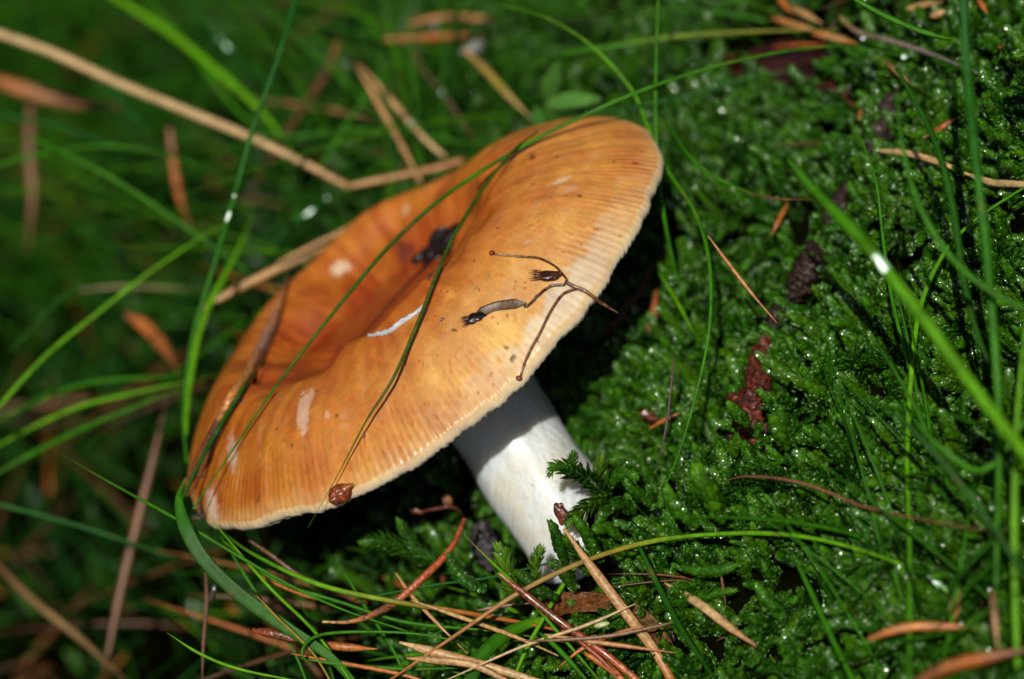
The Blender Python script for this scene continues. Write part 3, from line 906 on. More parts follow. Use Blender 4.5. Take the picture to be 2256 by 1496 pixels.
needle('lower pale needle of the fan at the bottom edge', [(896, 1450, 3), (960, 1455, 4), (1050, 1468, 5), (1150, 1520, 6)], 18, TAN, ends=(.3, .7))
needle('red brown needle under the grass at the lower left of the stem', [(548, 1190, -16), (600, 1225, -15), (650, 1262, -14), (700, 1280, -13)], 11, BRN, mat=M_WET)
needle('left dark red end of the broken needle near the bottom', [(556, 1388, -6), (620, 1400, -5), (690, 1418, -4)], 22, [(0, RED), (.5, BRN), (1, RED)], mat=M_WET)
needle('right orange end of the broken needle near the bottom', [(698, 1418, -4), (760, 1426, -3), (832, 1430, -3)], 20, [(0, RED), (.4, ORG_), (1, ORG_)])
needle('slim tan stalk crossing behind the hooked red needle', [(872, 1262, -8), (905, 1310, -6), (960, 1370, -4), (1030, 1440, -2)], 9, TAN, 'dry_stalk', 'dry stalk')
needle('fine brown tendril curving over the moss right of the stem', [(1590, 1062, 8), (1640, 1050, 11), (1720, 1055, 15), (1800, 1075, 18), (1900, 1115, 23), (2010, 1140, 28), (2190, 1172, 35)], 7, [(0, BRN), (.5, (.2, .09, .04)), (1, BRN)], 'dry_stalk', 'dry stalk', ends=(.3, .6))
needle('thin orange needle right of the long S shaped blade', [(1560, 520, -6), (1605, 580, -5), (1655, 645, -4), (1712, 712, -4)], 9, [(0, TAN), (.3, ORG_), (1, TAN)], ends=(.3, .2))
needle('bright orange needle upright in the dark gap beside the cap', [(1446, 640, -34), (1440, 690, -33), (1428, 740, -32), (1415, 785, -31)], 20, [(0, RED), (.4, ORG_), (1, TAN)])
needle('short orange needle upright on the moss under the orange tipped blade', [(1735, 450, g(7)), (1718, 482, g(8)), (1700, 518, g(8))], 14, ORG_)
needle('small orange needle stub left of the dark twig high on the bank', [(1904, 225, g(7)), (1898, 250, g(8)), (1889, 278, g(7))], 15, ORG_)
needle('red orange needle stub lying right of the dark twig', [(2104, 262, g(8)), (2070, 284, g(9)), (2034, 306, g(8))], 14, [(0, RED), (1, (.5, .14, .03))])
needle('left part of the long pale needle at the right edge', [(1936, 332, g(8)), (2000, 338, g(9)), (2070, 358, g(9)), (2142, 388, g(8))], 17, [(0, STR), (1, TAN)], ends=(.6, .4))
needle('right part of the long pale needle at the right edge', [(2140, 386, g(8)), (2185, 402, g(9)), (2230, 405, g(9)), (2300, 410, g(9))], 18, STR, ends=(.6, .8))
needle('greyish thin twig slanting across the upper right moss', [(1850, 36, g(10)), (1890, 70, g(11)), (1970, 92, g(11)), (2060, 122, g(10)), (2170, 168, g(9))], 14, [(0, TAN), (.3, (.2, .14, .1)), (1, (.16, .15, .14))], 'twig', 'twig')
needle('brown needle end pointing at the dark twig', [(1935, 122, g(10)), (1975, 158, g(9)), (2018, 196, g(8))], 11, [(0, BRN), (1, TAN)])
needle('left orange needle of the cluster at the top right', [(1698, 38, g(8)), (1750, 55, g(9)), (1812, 72, g(9))], 20, [(0, ORG_), (1, TAN)])
needle('middle orange needle of the cluster at the top right', [(1742, 16, g(8)), (1775, 32, g(9)), (1812, 52, g(9))], 20, TAN)
needle('lower bright needle of the cluster at the top right', [(1790, 72, g(9)), (1840, 84, g(9)), (1888, 96, g(9))], 22, [(0, ORG_), (.6, TAN), (1, ORG_)])
needle('orange needle cut by the top edge above the cluster', [(1712, -30, g(9)), (1722, 0, g(9)), (1745, 30, g(8))], 22, ORG_)
needle('faint orange needle along the rim of the dark hollow', [(1680, 108, g(6)), (1760, 98, g(7)), (1830, 100, g(7))], 10, [(0, RED), (1, ORG_)])
needle('left tan needle cut by the top edge in the right corner', [(1998, 20, g(9)), (2030, 12, g(9)), (2076, 4, g(9))], 17, TAN)
needle('small tan needle just below the corner one', [(2050, 36, g(9)), (2068, 30, g(9)), (2084, 24, g(9))], 20, TAN)
needle('orange needle cut by the top edge nearest the right corner', [(2152, -20, g(9)), (2162, 8, g(9)), (2176, 30, g(9))], 16, ORG_)
needle('orange needle at the right edge below the corner', [(2200, 105, g(9)), (2235, 100, g(9)), (2290, 98, g(9))], 18, ORG_)
needle('horizontal blurred orange needle at the lower right', [(1913, 1408, 34), (1990, 1384, 35), (2080, 1380, 36), (2172, 1386, 37)], 20, [(0, ORG_), (.5, (.5, .18, .04)), (1, ORG_)])
needle('short upright orange needle standing on the horizontal one', [(2112, 1302, 32), (2104, 1340, 33), (2096, 1380, 34)], 22, [(0, TAN), (1, ORG_)])
needle('large blurred orange brown needle in the bottom right corner', [(1990, 1520, 44), (2090, 1470, 46), (2180, 1448, 48), (2300, 1425, 50)], 28, [(0, BRN), (.5, ORG_), (1, BRN)])
needle('upright blurred brown stalk below the tall far right blade', [(2186, 1300, 42), (2192, 1360, 43), (2198, 1430, 44)], 16, [(0, BRN), (1, TAN)], 'dry_stalk', 'dry stalk')
needle('dark wet twig pointing up from the gap right of the cap', [(1468, 545, -34), (1430, 610, -32), (1380, 680, -31), (1330, 735, -32), (1285, 785, -34)], 20, [(0, DBR), (1, DBR)], 'twig', 'twig', mat=M_BARK, sides=8, kink=.35)
needle('second thinner dark twig crossing in the gap right of the cap', [(1440, 560, -38), (1420, 640, -36), (1405, 700, -36), (1340, 780, -38)], 12, DBR, 'twig', 'twig', mat=M_BARK, kink=.3)
needle('thin dark stalk between the stem and the long S shaped blade', [(1485, 780, -10), (1478, 860, -9), (1466, 950, -8), (1440, 1060, -8)], 7, DBR, 'dry_stalk', 'dry stalk')
needle('small brown needle standing in the moss under the arching blade', [(1588, 1262, 10), (1594, 1300, 10), (1600, 1345, 10)], 7, BRN)
needle('orange needle scrap between stem and S shaped blade', [(1430, 945, g(8)), (1465, 925, g(9)), (1500, 908, g(9))], 10, ORG_)
needle('thin dark stalk under the horizontal blade near the dead leaf', [(1050, 1345, -6), (1110, 1335, -6), (1180, 1328, -6)], 8, (.2, .1, .08), 'dry_stalk', 'dry stalk')
needle('faint brown straw over the dead leaf reaching to the moss', [(1480, 1372, 10), (1350, 1400, 9), (1230, 1410, 8), (1130, 1412, 6)], 9, (.2, .11, .05), 'straw', 'straw')
needle('orange straw crossing low at the bottom middle', [(1200, 1398, 6), (1290, 1412, 8), (1390, 1425, 9), (1500, 1440, 10)], 11, [(0, TAN), (1, ORG_)], 'straw', 'straw')

for lab, pts, w_, c_ in [
    ('bright orange needle crossing under the pale fan at the bottom edge', [(640, 1440, -2), (760, 1462, 0), (900, 1490, 2), (1000, 1530, 3)], 10, ORG_),
    ('thin tan needle from the hooked red needle to the dead leaf', [(905, 1322, -3), (1020, 1362, -1), (1140, 1405, 2), (1230, 1445, 5)], 10, TAN),
    ('orange needle crossing the two bottom straws beside the green curl', [(1230, 1470, 8), (1290, 1425, 8), (1370, 1392, 8), (1420, 1380, 8)], 9, ORG_),
    ('long thin straw sloping down left from the tan needle', [(1400, 1330, 7), (1290, 1378, 7), (1150, 1425, 6), (980, 1500, 5)], 8, STR),
    ('short red needle between the dark red wet needle and the seed', [(1262, 1402, 8), (1310, 1440, 9), (1362, 1490, 10)], 11, RED),
    ('small orange needle lying under the hooked red needle', [(560, 1262, -14), (640, 1300, -11), (720, 1328, -9)], 9, ORG_)]:
    needle(lab, pts, w_, c_, ends=(.3, .4))

# dead brown leaf near the bottom
lf = zpath([(1205, 1345, -4), (1250, 1330, -3), (1330, 1330, -1), (1400, 1352, 1), (1450, 1400, 3), (1482, 1452, 4)], per=10)
nl = len(lf); tl = np.linspace(0, 1, nl)
wl_ = 60 * S0 * np.minimum(1, .3 + 1.6 * np.sin(np.pi * np.clip(tl * .9 + .08, 0, 1)) ** .8) * (1 - .25 * tl)
v, f = tube_mesh(lf, wl_, wl_ * .07, 14, face=unit(c2w([0.1, .5, .8]) - ORG), keel=.12, twist=.5)
v = v + 0.25 * Waves(3, 6, seed=5)(v)[:, None] * VIEW
c = np.repeat(gradcol(nl, [(0, (.10, .03, .008)), (.45, (.16, .06, .015)), (.6, (.22, .12, .05)), (1, (.09, .035, .015))]), 14, 0)
c = c * (1 + .35 * Waves(3, 3, seed=8)(v)[:, None])
setprops(mk('dead_leaf', v, f, M_WET, None, np.clip(c, .004, 1)), 'curled translucent brown dead leaf under the tan needle at the bottom', 'dead leaf')


# ------------------------------------------------------------------ lumps: buds, bark, seeds
def lump(name, c0, ax_, bx, cx, mat, color, parent=None, amp=.12, wlen=2.0, seed=0, n1_=18, n2_=12, label=None, cat=None, group=None, cvar=.3):
    """a noisy ellipsoid with half-axes as world vectors (mm)"""
    vs_, fs_ = [], []
    for i in range(n2_ + 1):
        ph = math.pi * i / n2_
        for j in range(n1_):
            a0 = 2 * math.pi * j / n1_
            vs_.append(math.cos(ph) * ax_ + math.sin(ph) * (math.cos(a0) * bx + math.sin(a0) * cx))
    vs_ = np.array(vs_)
    nz = Waves(3, wlen, seed=seed)(vs_)
    vs_ = vs_ * (1 + amp * nz)[:, None] + c0
    for i in range(n2_):
        for j in range(n1_):
            k_ = (j + 1) % n1_
            fs_.append([i * n1_ + j, (i + 1) * n1_ + j, (i + 1) * n1_ + k_, i * n1_ + k_])
    cols = np.asarray(color)[None] * (1 + cvar * Waves(3, wlen * .7, seed=seed + 1)(vs_))[:, None]
    o = mk(name, vs_, fs_, mat, parent, np.clip(cols, .002, 1), origin=c0)
    if label:
        setprops(o, label, cat, group)
    return o


CX, CY, CZ = (unit(c2w(e) - ORG) for e in ([1.0, 0, 0], [0, 1.0, 0], [0, 0, 1.0]))


def dirpx(dx, dy, dz=0.0):
    return unit(CX * dx - CY * dy + CZ * dz)


def rough_tube(name, pts, radii, color, mat, label=None, cat=None, parent=None, amp=.5, wlen=1.9, seed=0, sides=28, per=16, group=None):
    path = zpath(pts, per=per)
    n_ = len(path)
    rd = np.interp(np.linspace(0, 1, n_), np.linspace(0, 1, len(radii)), radii) * S0 * .8
    path = path - np.array([0, 0, 0.6]) * (sides > 20)
    v, f = tube_mesh(path, 2 * rd, 2 * rd, sides)
    cen = np.repeat(path, sides, 0)
    nz = Waves(3, wlen, n=10, seed=seed)(v) * .6 + Waves(3, wlen * .35, n=12, seed=seed + 1)(v) * .45
    v = cen + (v - cen) * (1 + amp * nz)[:, None]
    c = np.asarray(color)[None] * np.clip(1 + .7 * Waves(3, wlen * .8, seed=seed + 2)(v), .15, 3)[:, None]
    o = mk(name, v, f, mat, parent, np.clip(c, .002, 1))
    if label:
        setprops(o, label, cat, group)
    return o


rough_tube('bark_chunk', [(1692, 722, g(8)), (1672, 780, g(9)), (1668, 850, g(11)), (1650, 900, g(11)), (1665, 950, g(8)), (1690, 990, g(5))], [14, 24, 30, 40, 30, 14], (.075, .013, .006), M_BARK,
           'wet red brown chunk of bark sunk in the moss right of the stem', 'bark', seed=41)
rough_tube('bark_chunk', [(1608, 868, g(9)), (1635, 880, g(11)), (1672, 868, g(11)), (1690, 830, g(9))], [12, 26, 26, 10], (.08, .015, .007), M_BARK, 'knobbly red bark piece against the larger red chunk', 'bark', seed=44)
for k, (pts, rad, lab) in enumerate([
    ([(1985, 190, g(6)), (1960, 245, g(8)), (1935, 300, g(7)), (1905, 350, g(5))], [18, 34, 30, 10], 'topmost dark bark piece of the row running down the mossy bank'),
    ([(1868, 400, g(5)), (1848, 450, g(8)), (1825, 500, g(8)), (1810, 535, g(5))], [14, 26, 30, 14], 'second dark bark piece down the mossy bank'),
    ([(1805, 520, g(6)), (1785, 575, g(9)), (1755, 630, g(9)), (1735, 665, g(6))], [22, 36, 32, 16], 'widest dark bark piece halfway down the mossy bank'),
    ([(1725, 655, g(6)), (1710, 690, g(8)), (1700, 725, g(6))], [14, 24, 14], 'lowest dark bark piece just above the red chunk'),
    ([(1620, 925, g(5)), (1612, 960, g(6)), (1602, 1000, g(3))], [10, 14, 8], 'small dark bark splinter below the red chunk'),
    ([(1450, 1290, g(4)), (1490, 1310, g(6)), (1540, 1330, g(4))], [12, 20, 10], 'dark wet soil crumb between the dead leaf and the pale needle')]):
    rough_tube('bark_chunk', pts, rad, (.022, .010, .007), M_BARK, lab, 'bark', seed=50 + 3 * k, group='dark bark pieces in the moss')
rough_tube('bark_chunk', [(1060, 1150, -26), (1070, 1200, -24), (1085, 1250, -24)], [26, 34, 20], (.03, .025, .028), M_BARK, 'dark crumb of wood tucked against the left foot of the stem', 'bark', seed=81)

# dark red leaf in the hollow at the top right
lf = zpath([(1560, 175, g(2)), (1660, 160, g(3)), (1760, 150, g(3.5)), (1860, 160, g(3)), (1930, 185, g(2))], per=8)
nl = len(lf)
v, f = tube_mesh(lf, 190 * S0 * np.sin(np.linspace(.35, 2.8, nl)), .6, 14, face=unit(c2w([-.4, .4, .8]) - ORG), keel=.06)
v = v + .5 * Waves(3, 14, seed=15)(v)[:, None] * CZ
setprops(mk('dead_leaf', v, f, M_WET, None, np.clip(np.array([[.035, .007, .004]]) * (1 + .5 * Waves(3, 9, seed=6)(v)[:, None]), .002, 1)),
         'broad dark maroon dead leaf in the hollow at the top right', 'dead leaf')

# bud scale on the rim
h = cap_near(752, 1086)
bp_, bn = h
bud = empty('bud_scale', bp_, 'shiny red brown bud scale stuck on the lower rim of the cap', 'bud')
d1 = dirpx(.85, -.4); d2 = unit(np.cross(bn, d1))
lump('bud_body', bp_ + bn * .7, d1 * 1.9, d2 * 1.45, bn * .95, M_WET, (.20, .04, .008), bud, .10, 1.2, 61)
lump('scale', bp_ + bn * 1.1 + d1 * 1.5 + d2 * .3, d1 * 1.1, d2 * .62, bn * .6, M_WET, (.28, .07, .014), bud, .08, 1.2, 63)
lump('scale', bp_ + bn * 1.0 - d1 * .7 - d2 * .5, d1 * 1.0, d2 * .8, bn * .8, M_WET, (.17, .035, .008), bud, .1, 1.0, 66)
lump('scale', bp_ + bn * 1.2 + d1 * .3 + d2 * .4, d1 * .9, d2 * .6, bn * .6, M_WET, (.24, .05, .01), bud, .1, 1.0, 69)


# dried seed head lying on the cap
def cap_strand(name, pts, w, stops, parent, mat=M_WET, lift=.35, **k):
    path = []
    s = catmull([(x, y, 0) for x, y in pts], 8)
    prev = None
    for x, y, _ in s:
        q = on_cap(x, y, lift)
        if q is None:
            q = P(x, y, w2c(prev)[2] - .25) if prev is not None else None
        prev = q
        path.append(q)
    first = next((i for i, q in enumerate(path) if q is not None), None)
    for i in range(first - 1, -1, -1):
        zc = w2c(path[i + 1])[2]
        path[i] = P(s[i][0], s[i][1], zc - .2)
    path = np.array(path)
    for _ in range(4):
        path[1:-1] = (path[:-2] + path[1:-1] * 2 + path[2:]) / 4
    n_ = len(path)
    t = np.linspace(0, 1, n_)
    ends = k.get('ends', (.7, .7))
    prof = np.minimum(1, np.minimum(ends[0] + smooth(t, 0, .3), ends[1] + smooth(1 - t, 0, .3)))
    wid = w * S0 * prof
    v, f = tube_mesh(path, wid, wid * k.get('flat', .8), 8)
    if isinstance(stops, tuple):
        stops = [(0, stops), (1, stops)]
    return mk(name, v, f, mat, parent, np.repeat(gradcol(n_, stops), 8, 0)), path


q0 = on_cap(1262, 636, .6)
sh = empty('dried_seed_head', q0, 'dried branched brown seed head lying on the right side of the cap', 'seed head')
cap_strand('stalk', [(1362, 690), (1320, 664), (1290, 645), (1262, 634), (1245, 626)], 8, [(0, (.12, .06, .03)), (.5, (.2, .09, .03)), (1, (.10, .03, .01))], sh, lift=.6, ends=(.4, 1))
cap_strand('branch', [(1250, 620), (1228, 592), (1190, 572), (1150, 568), (1092, 562)], 5, [(0, DBR), (.6, (.12, .045, .012)), (1, (.4, .28, .16))], sh, ends=(1, .8))
cap_strand('branch', [(1245, 630), (1215, 632), (1190, 650), (1165, 675), (1155, 678)], 6, (.06, .02, .008), sh, ends=(1, .8))
cap_strand('branch', [(1272, 638), (1240, 650), (1212, 690), (1190, 735), (1165, 780), (1146, 828)], 6, [(0, (.14, .05, .015)), (1, (.16, .05, .015))], sh, ends=(1, .8))
cap_strand('bract', [(1160, 672), (1130, 672), (1095, 678), (1068, 688), (1052, 692)], 22, [(0, (.09, .06, .02)), (.5, (.13, .07, .03)), (1, (.07, .025, .01))], sh, mat=M_DRY, flat=.14, ends=(.3, .4))


def capsule(px, py, dx, dy, ln, wd, color, parent, seed):
    pos, nr = cap_near(px, py)
    d = dirpx(dx, dy); d = unit(d - nr * np.dot(d, nr)); e = np.cross(nr, d)
    lump('capsule', pos + nr * wd * .4, d * ln * 1.1, e * wd * 1.15, nr * wd * .5, M_WET, color, parent, .22, .8, seed)
    for k in range(4):
        o = (k - 1.5) / 1.5
        st = pos + nr * wd * .6 + d * ln * .55 + e * wd * .6 * o
        pth = catmull([st, st + d * ln * .5 + e * wd * .35 * o + nr * .12, st + d * ln * (.9 + .2 * (k % 2)) + e * wd * .45 * o + nr * (.05 + .2 * (k % 2))], 5)
        n_ = len(pth)
        v, f = tube_mesh(pth, np.linspace(wd * .65, .06, n_), np.linspace(.2, .04, n_), 6, face=nr)
        mk('husk', v, f, M_WET, parent, np.tile(np.array(color) * 2.2 + np.array([.05, .01, 0]), (len(v), 1)))


capsule(1208, 610, -1, -.08, 1.8, .82, (.045, .014, .004), sh, 71)
capsule(1048, 702, -.9, .38, 1.5, .78, (.012, .006, .004), sh, 74)
pos, nr = cap_near(1086, 560)
lump('bud_tip', pos + nr * .3, CX * .5, CY * .4, CZ * .4, M_WET, (.16, .015, .005), sh, .1, 1, 77)
pos, nr = cap_near(1143, 832)
lump('bud_tip', pos + nr * .3, CX * .5, CY * .4, CZ * .4, M_WET, (.2, .05, .01), sh, .1, 1, 78)

# pine needle pair lying on the left of the cap
pn = empty('pine_needle', on_cap(560, 800, .8), 'wet brown needle pair lying along the left side of the cap down to its tip', 'pine needle', NEED)
cap_strand('needle', [(642, 618), (628, 660), (600, 722), (556, 812), (516, 890), (486, 950), (455, 1010), (430, 1058), (412, 1092)], 21, [(0, DBR), (.06, (.15, .05, .015)), (.2, (.40, .16, .05)), (.3, (.20, .12, .09)), (.42, (.5, .2, .05)), (.52, (.55, .22, .05)), (.6, (.09, .03, .02)), (.8, (.22, .06, .02)), (1, (.5, .2, .06))], pn, lift=1.1, ends=(.4, .3))
cap_strand('needle', [(640, 626), (620, 690), (590, 765), (548, 850), (510, 915), (478, 982), (450, 1040), (428, 1088)], 13, [(0, DBR), (.3, (.12, .05, .03)), (.6, (.05, .02, .01)), (1, (.3, .1, .03))], pn, lift=.6, ends=(.5, .3))

# torn skin flap on the crest
path = [on_cap(x, y, .25) for x, y in [(812, 742), (835, 738), (862, 730), (885, 712), (910, 697), (932, 680), (945, 664)]]
path = catmull([q for q in path if q is not None], 6)
n_ = len(path)
v, f = tube_mesh(path, 11 * S0 * (.25 + np.sin(np.linspace(0.1, 3.05, n_)) ** .7), .25, 8)
v = v + .16 * Waves(3, .8, seed=4)(v)[:, None] * CY
fl = mk('torn_skin', v, f, M_STEM, mushroom)
fl['label'] = 'whitish torn strip of skin on the crest of the cap'

# black leaf scrap in the hollow of the cap
pos, nr = cap_near(968, 548)
scrap = empty('leaf_scrap', pos, 'black wet leaf scrap lying in the hollow of the cap', 'leaf scrap')
for k, (x, y, dx, dy, ln, wd) in enumerate([(955, 560, 1, -.25, 3.4, 1.5), (978, 545, .4, -1, 4.2, 1.4), (985, 556, .6, .5, 2.6, 2.0), (938, 570, -1, .3, 1.8, 1.0), (968, 520, .9, -.6, 2.2, .8)]):
    h = cap_hit(x, y)
    if h is None: continue
    d = dirpx(dx, dy); d = unit(d - h[1] * np.dot(d, h[1])); e = np.cross(h[1], d)
    lump('leaf_piece', h[0] + h[1] * .9, d * ln, e * wd, h[1] * .45, M_WET, (.010, .005, .003), scrap, .35, 1.6, 90 + 2 * k)

# small litter
pos = P(1326, 1376, 10)
lump('seed', pos, dirpx(1, -.25) * 1.15, dirpx(.25, 1) * .42, CZ * .35, M_DRY, (.45, .50, .22), None, .05, 1, 95, label='tiny pale green seed lying on the dead leaf', cat='seed', cvar=.1)
lump('bud_scale', P(984, 1100, -20), dirpx(.5, 1) * 1.5, dirpx(1, -.4) * .7, CZ * .4, M_DRY, (.22, .09, .035), None, .35, 1.5, 97, label='pinkish brown dried bud left of the stem under the cap', cat='bud')
lump('bud_scale', P(915, 1125, -19), dirpx(1, .3) * 1.2, dirpx(.3, -1) * .5, CZ * .4, M_WET, (.11, .03, .015), None, .25, 1.2, 98, label='dark red wet scale at the end of the small twig left of the stem', cat='bud')
needle('small dark red twig between the two dried buds left of the stem', [(925, 1128, -19), (965, 1120, -20), (1000, 1118, -20), (1022, 1135, -16)], 10, (.09, .02, .015), 'twig', 'twig', mat=M_WET)
lump('bud_scale', P(1432, 918, gz(1432, 918, 8)), dirpx(1, .5) * 1.5, dirpx(.5, -1) * .8, CZ * .6, M_WET, (.12, .035, .015), None, .4, 1.3, 99, label='reddish dried bud on the moss just right of the stem', cat='bud')
lump('bud_scale', P(1236, 1130, -4), dirpx(.3, 1) * 2.0, dirpx(1, -.3) * 1.0, CZ * .5, M_WET, (.12, .025, .01), None, .3, 1.6, 101, label='red brown scale pressed against the right foot of the stem', cat='bud')
lump('bud_scale', P(1352, 770, gz(1352, 770, 4)), dirpx(.3, 1) * 1.5, dirpx(1, -.3) * 1.0, CZ * .9, M_WET, (.22, .12, .09), None, .2, 1.6, 103, label='pale shiny scale in the dark gap under the right of the cap', cat='bud')
lump('bud_scale', P(1040, 108, -75), dirpx(1, -.5) * 2.6, dirpx(.5, 1) * 1.2, CZ * 1.0, M_DRY, (.2, .22, .19), None, .2, 2, 105, label='greyish blurred scale at the top end of the tan needle', cat='bud')

# little seedling above the cap
sd = empty('seedling', P(1195, 330, -62), 'small seedling with pale oval leaves behind the right of the cap', 'seedling')
strand('stem', None, None, [(1190, 345, -64), (1196, 280, -60), (1208, 215, -58), (1235, 125, -56)], 13, GRN, parent=sd)


def oval_leaf(pts, w, col_, parent):
    path = zpath(pts, per=8)
    n_ = len(path)
    v, f = tube_mesh(path, w * S0 * np.sin(np.linspace(.12, 3.02, n_)) ** .7, .25, 10, keel=.05)
    mk('leaf', v, f, M_GRASS, parent, np.tile(col_, (len(v), 1)))


oval_leaf([(1205, 228, -58), (1212, 190, -55), (1228, 140, -52)], 50, (.07, .20, .03), sd)
oval_leaf([(1200, 235, -58), (1250, 222, -54), (1322, 218, -50)], 42, (.11, .28, .05), sd)
oval_leaf([(1200, 330, -60), (1190, 280, -57), (1182, 235, -55)], 40, (.06, .19, .03), sd)
oval_leaf([(1205, 255, -60), (1260, 245, -57), (1300, 242, -56)], 26, (.08, .22, .03), sd)

# water drops on the cap and below the rim
for k, (x, y, s_, lab) in enumerate([(1130, 790, .55, 'flat water drop shining low on the pale part of the cap'), (975, 706, .38, 'round water drop on the cap left of the seed head'),
                                     (448, 1046, .42, 'water drop shining at the left tip of the cap'), (535, 884, .28, 'tiny water drop beside the needle on the left of the cap'), (803, 962, .28, 'tiny water drop beside the blade in the middle of the cap'),
                                     (1182, 655, .38, 'water drop at the fork of the seed head')]):
    h = cap_hit(x, y)
    if h:
        hv = unit(VIEW + SUN); nn = unit(h[1] * .35 + hv)
        tg = dirpx(.6, -.8); tg = unit(tg - nn * np.dot(tg, nn))
        lens_drop('drop_and_glint', h[0] + h[1] * .15, tg, nn, s_ * 1.3, s_, None, .45, lab, 'water drop')
lump('drop_and_glint', P(436, 1138, -14), CX * .9, CY * .5, CZ * .5, M_WATER, (1, 1, 1), None, .03, 3, 111, label='water drop hanging under the left tip of the cap', cat='water drop')
lump('drop_and_glint', P(470, 1305, -18), dirpx(.25, -1) * 1.7, dirpx(1, .25) * .5, CZ * .5, M_WATER, (1, 1, 1), None, .08, 2, 113, label='long water drop hanging from the wide dark blade', cat='water drop')


# ------------------------------------------------------------------ moss
def shoot_arrays(path, rad, leaf_len, leaf_w, spacing, r, spread=0.55, drops=0.2, base=(.045, .15, .012), flatn=None):
    """overlapping concave leaves spiralling round a path (any unit); returns verts, faces(list of quads), cols, drop list"""
    seg = np.linalg.norm(np.diff(path, axis=0), axis=1)
    cum = np.concatenate([[0], np.cumsum(seg)])
    total = cum[-1]
    nleaf = int(total / spacing)
    s = (np.arange(nleaf) + .5) / nleaf * total
    pos = np.stack([np.interp(s, cum, path[:, k]) for k in range(3)], -1)
    tan = unit(np.stack([np.interp(s, cum, np.gradient(path[:, k])) for k in range(3)], -1))
    ref = np.array([0.3, 0.9, 0.2])
    a = unit(np.cross(tan, ref)); b2 = np.cross(tan, a)
    ang = np.arange(nleaf) * 2.39996 + r.normal(0, .15, nleaf)
    radial = a * np.cos(ang)[:, None] + b2 * np.sin(ang)[:, None]
    side = np.cross(tan, radial)
    t_ = s / total
    sz = (0.55 + .6 * np.sin(np.pi * np.clip(t_ * .8 + .12, 0, 1))) * r.uniform(.85, 1.15, nleaf)
    sz = np.where(t_ > .9, sz * .8, sz)
    alpha = spread * (1 - .6 * t_ ** 3) + r.normal(0, .08, nleaf)
    out = tan * np.cos(alpha)[:, None] + radial * np.sin(alpha)[:, None]
    up = radial * np.cos(alpha)[:, None] - tan * np.sin(alpha)[:, None]
    rows = [(0, .55), (.33, 1.0), (.7, .72), (1.0, .06)]
    V_ = []
    for (tr, wr) in rows:
        for cn in (-1, 0, 1):
            bulge = .42 * math.sin(math.pi * min(tr * .85 + .1, 1)) * (1 - .75 * cn * cn)
            V_.append(pos + radial * rad * .35 * sz[:, None] + out * (leaf_len * tr * sz)[:, None] + side * (leaf_w * .5 * wr * cn * sz)[:, None] + up * (leaf_w * bulge * sz)[:, None])
    V_ = np.stack(V_, 1)                     # nleaf, 12, 3
    idx = np.arange(nleaf)[:, None] * 12
    q = []
    for i in range(3):
        for j in range(2):
            q.append(np.stack([idx[:, 0] + i * 3 + j, idx[:, 0] + i * 3 + j + 1, idx[:, 0] + (i + 1) * 3 + j + 1, idx[:, 0] + (i + 1) * 3 + j], -1))
    F_ = np.concatenate(q)
    shade = r.uniform(.75, 1.25, nleaf)
    young = smooth(t_, .7, 1.0)
    c = np.asarray(base)[None] * shade[:, None] * (1 + .5 * young[:, None]) + young[:, None] * np.array([.015, .03, 0.0])
    cv = np.repeat(c, 12, 0)
    tipw = np.tile(np.repeat([0.85, 1, 1.1, 1.45], 3), nleaf)
    cv = cv * tipw[:, None]
    dl_ = []
    for i in np.nonzero(r.random(nleaf) < drops)[0]:
        dl_.append((V_[i, 4] + up[i] * .02, unit(up[i] + .3 * r.normal(size=3)), leaf_w * r.choice([.16, .24, .34, .46], p=[.4, .3, .2, .1])))
    return V_.reshape(-1, 3), F_, cv, dl_


ICO = None


def ico():
    global ICO
    if ICO is None:
        import bmesh
        bm = bmesh.new()
        bmesh.ops.create_icosphere(bm, subdivisions=2, radius=1)
        ICO = (np.array([v.co[:] for v in bm.verts]), np.array([[v.index for v in f.verts] for f in bm.faces]))
        bm.free()
    return ICO


def drops_arrays(dl_):
    iv, iff = ico()
    V_, F_ = [], []
    for k, (p, nn, s_) in enumerate(dl_):
        a = unit(np.cross(nn, [0.2, 0.5, 0.8])); b2 = np.cross(nn, a)
        V_.append(p + s_ * (iv[:, :1] * a + iv[:, 1:2] * b2 + .34 * iv[:, 2:] * nn))
        F_.append(iff + k * len(iv))
    return (np.vstack(V_), np.vstack(F_)) if V_ else (np.zeros((0, 3)), np.zeros((0, 3), int))


m, n, l, b = newmat('moss_dew')
b.inputs['Base Color'].default_value = (0.06, 0.16, 0.02, 1)
b.inputs['IOR'].default_value = 1.7
b.inputs['Roughness'].default_value = 0.16
b.inputs['Specular IOR Level'].default_value = 1.0
b.inputs['Coat Weight'].default_value = 1.0
b.inputs['Coat Roughness'].default_value = 0.1
M_DEW = m


def curve_path(L, bend, r, n_=14, start=(0, 0, 0), d0=(0, 0, 1)):
    d = unit(np.array(d0, float))
    b_ = r.normal(size=3); b_ = unit(b_ - d * np.dot(b_, d))
    p = np.array(start, float)
    out = [p.copy()]
    for i in range(n_):
        d = unit(d + b_ * bend / n_ + r.normal(0, .02, 3))
        p = p + d * L / n_
        out.append(p.copy())
    return np.array(out)


protos = bpy.data.collections.new('moss_shoot_shapes')
pr_ = np.random.default_rng(17)


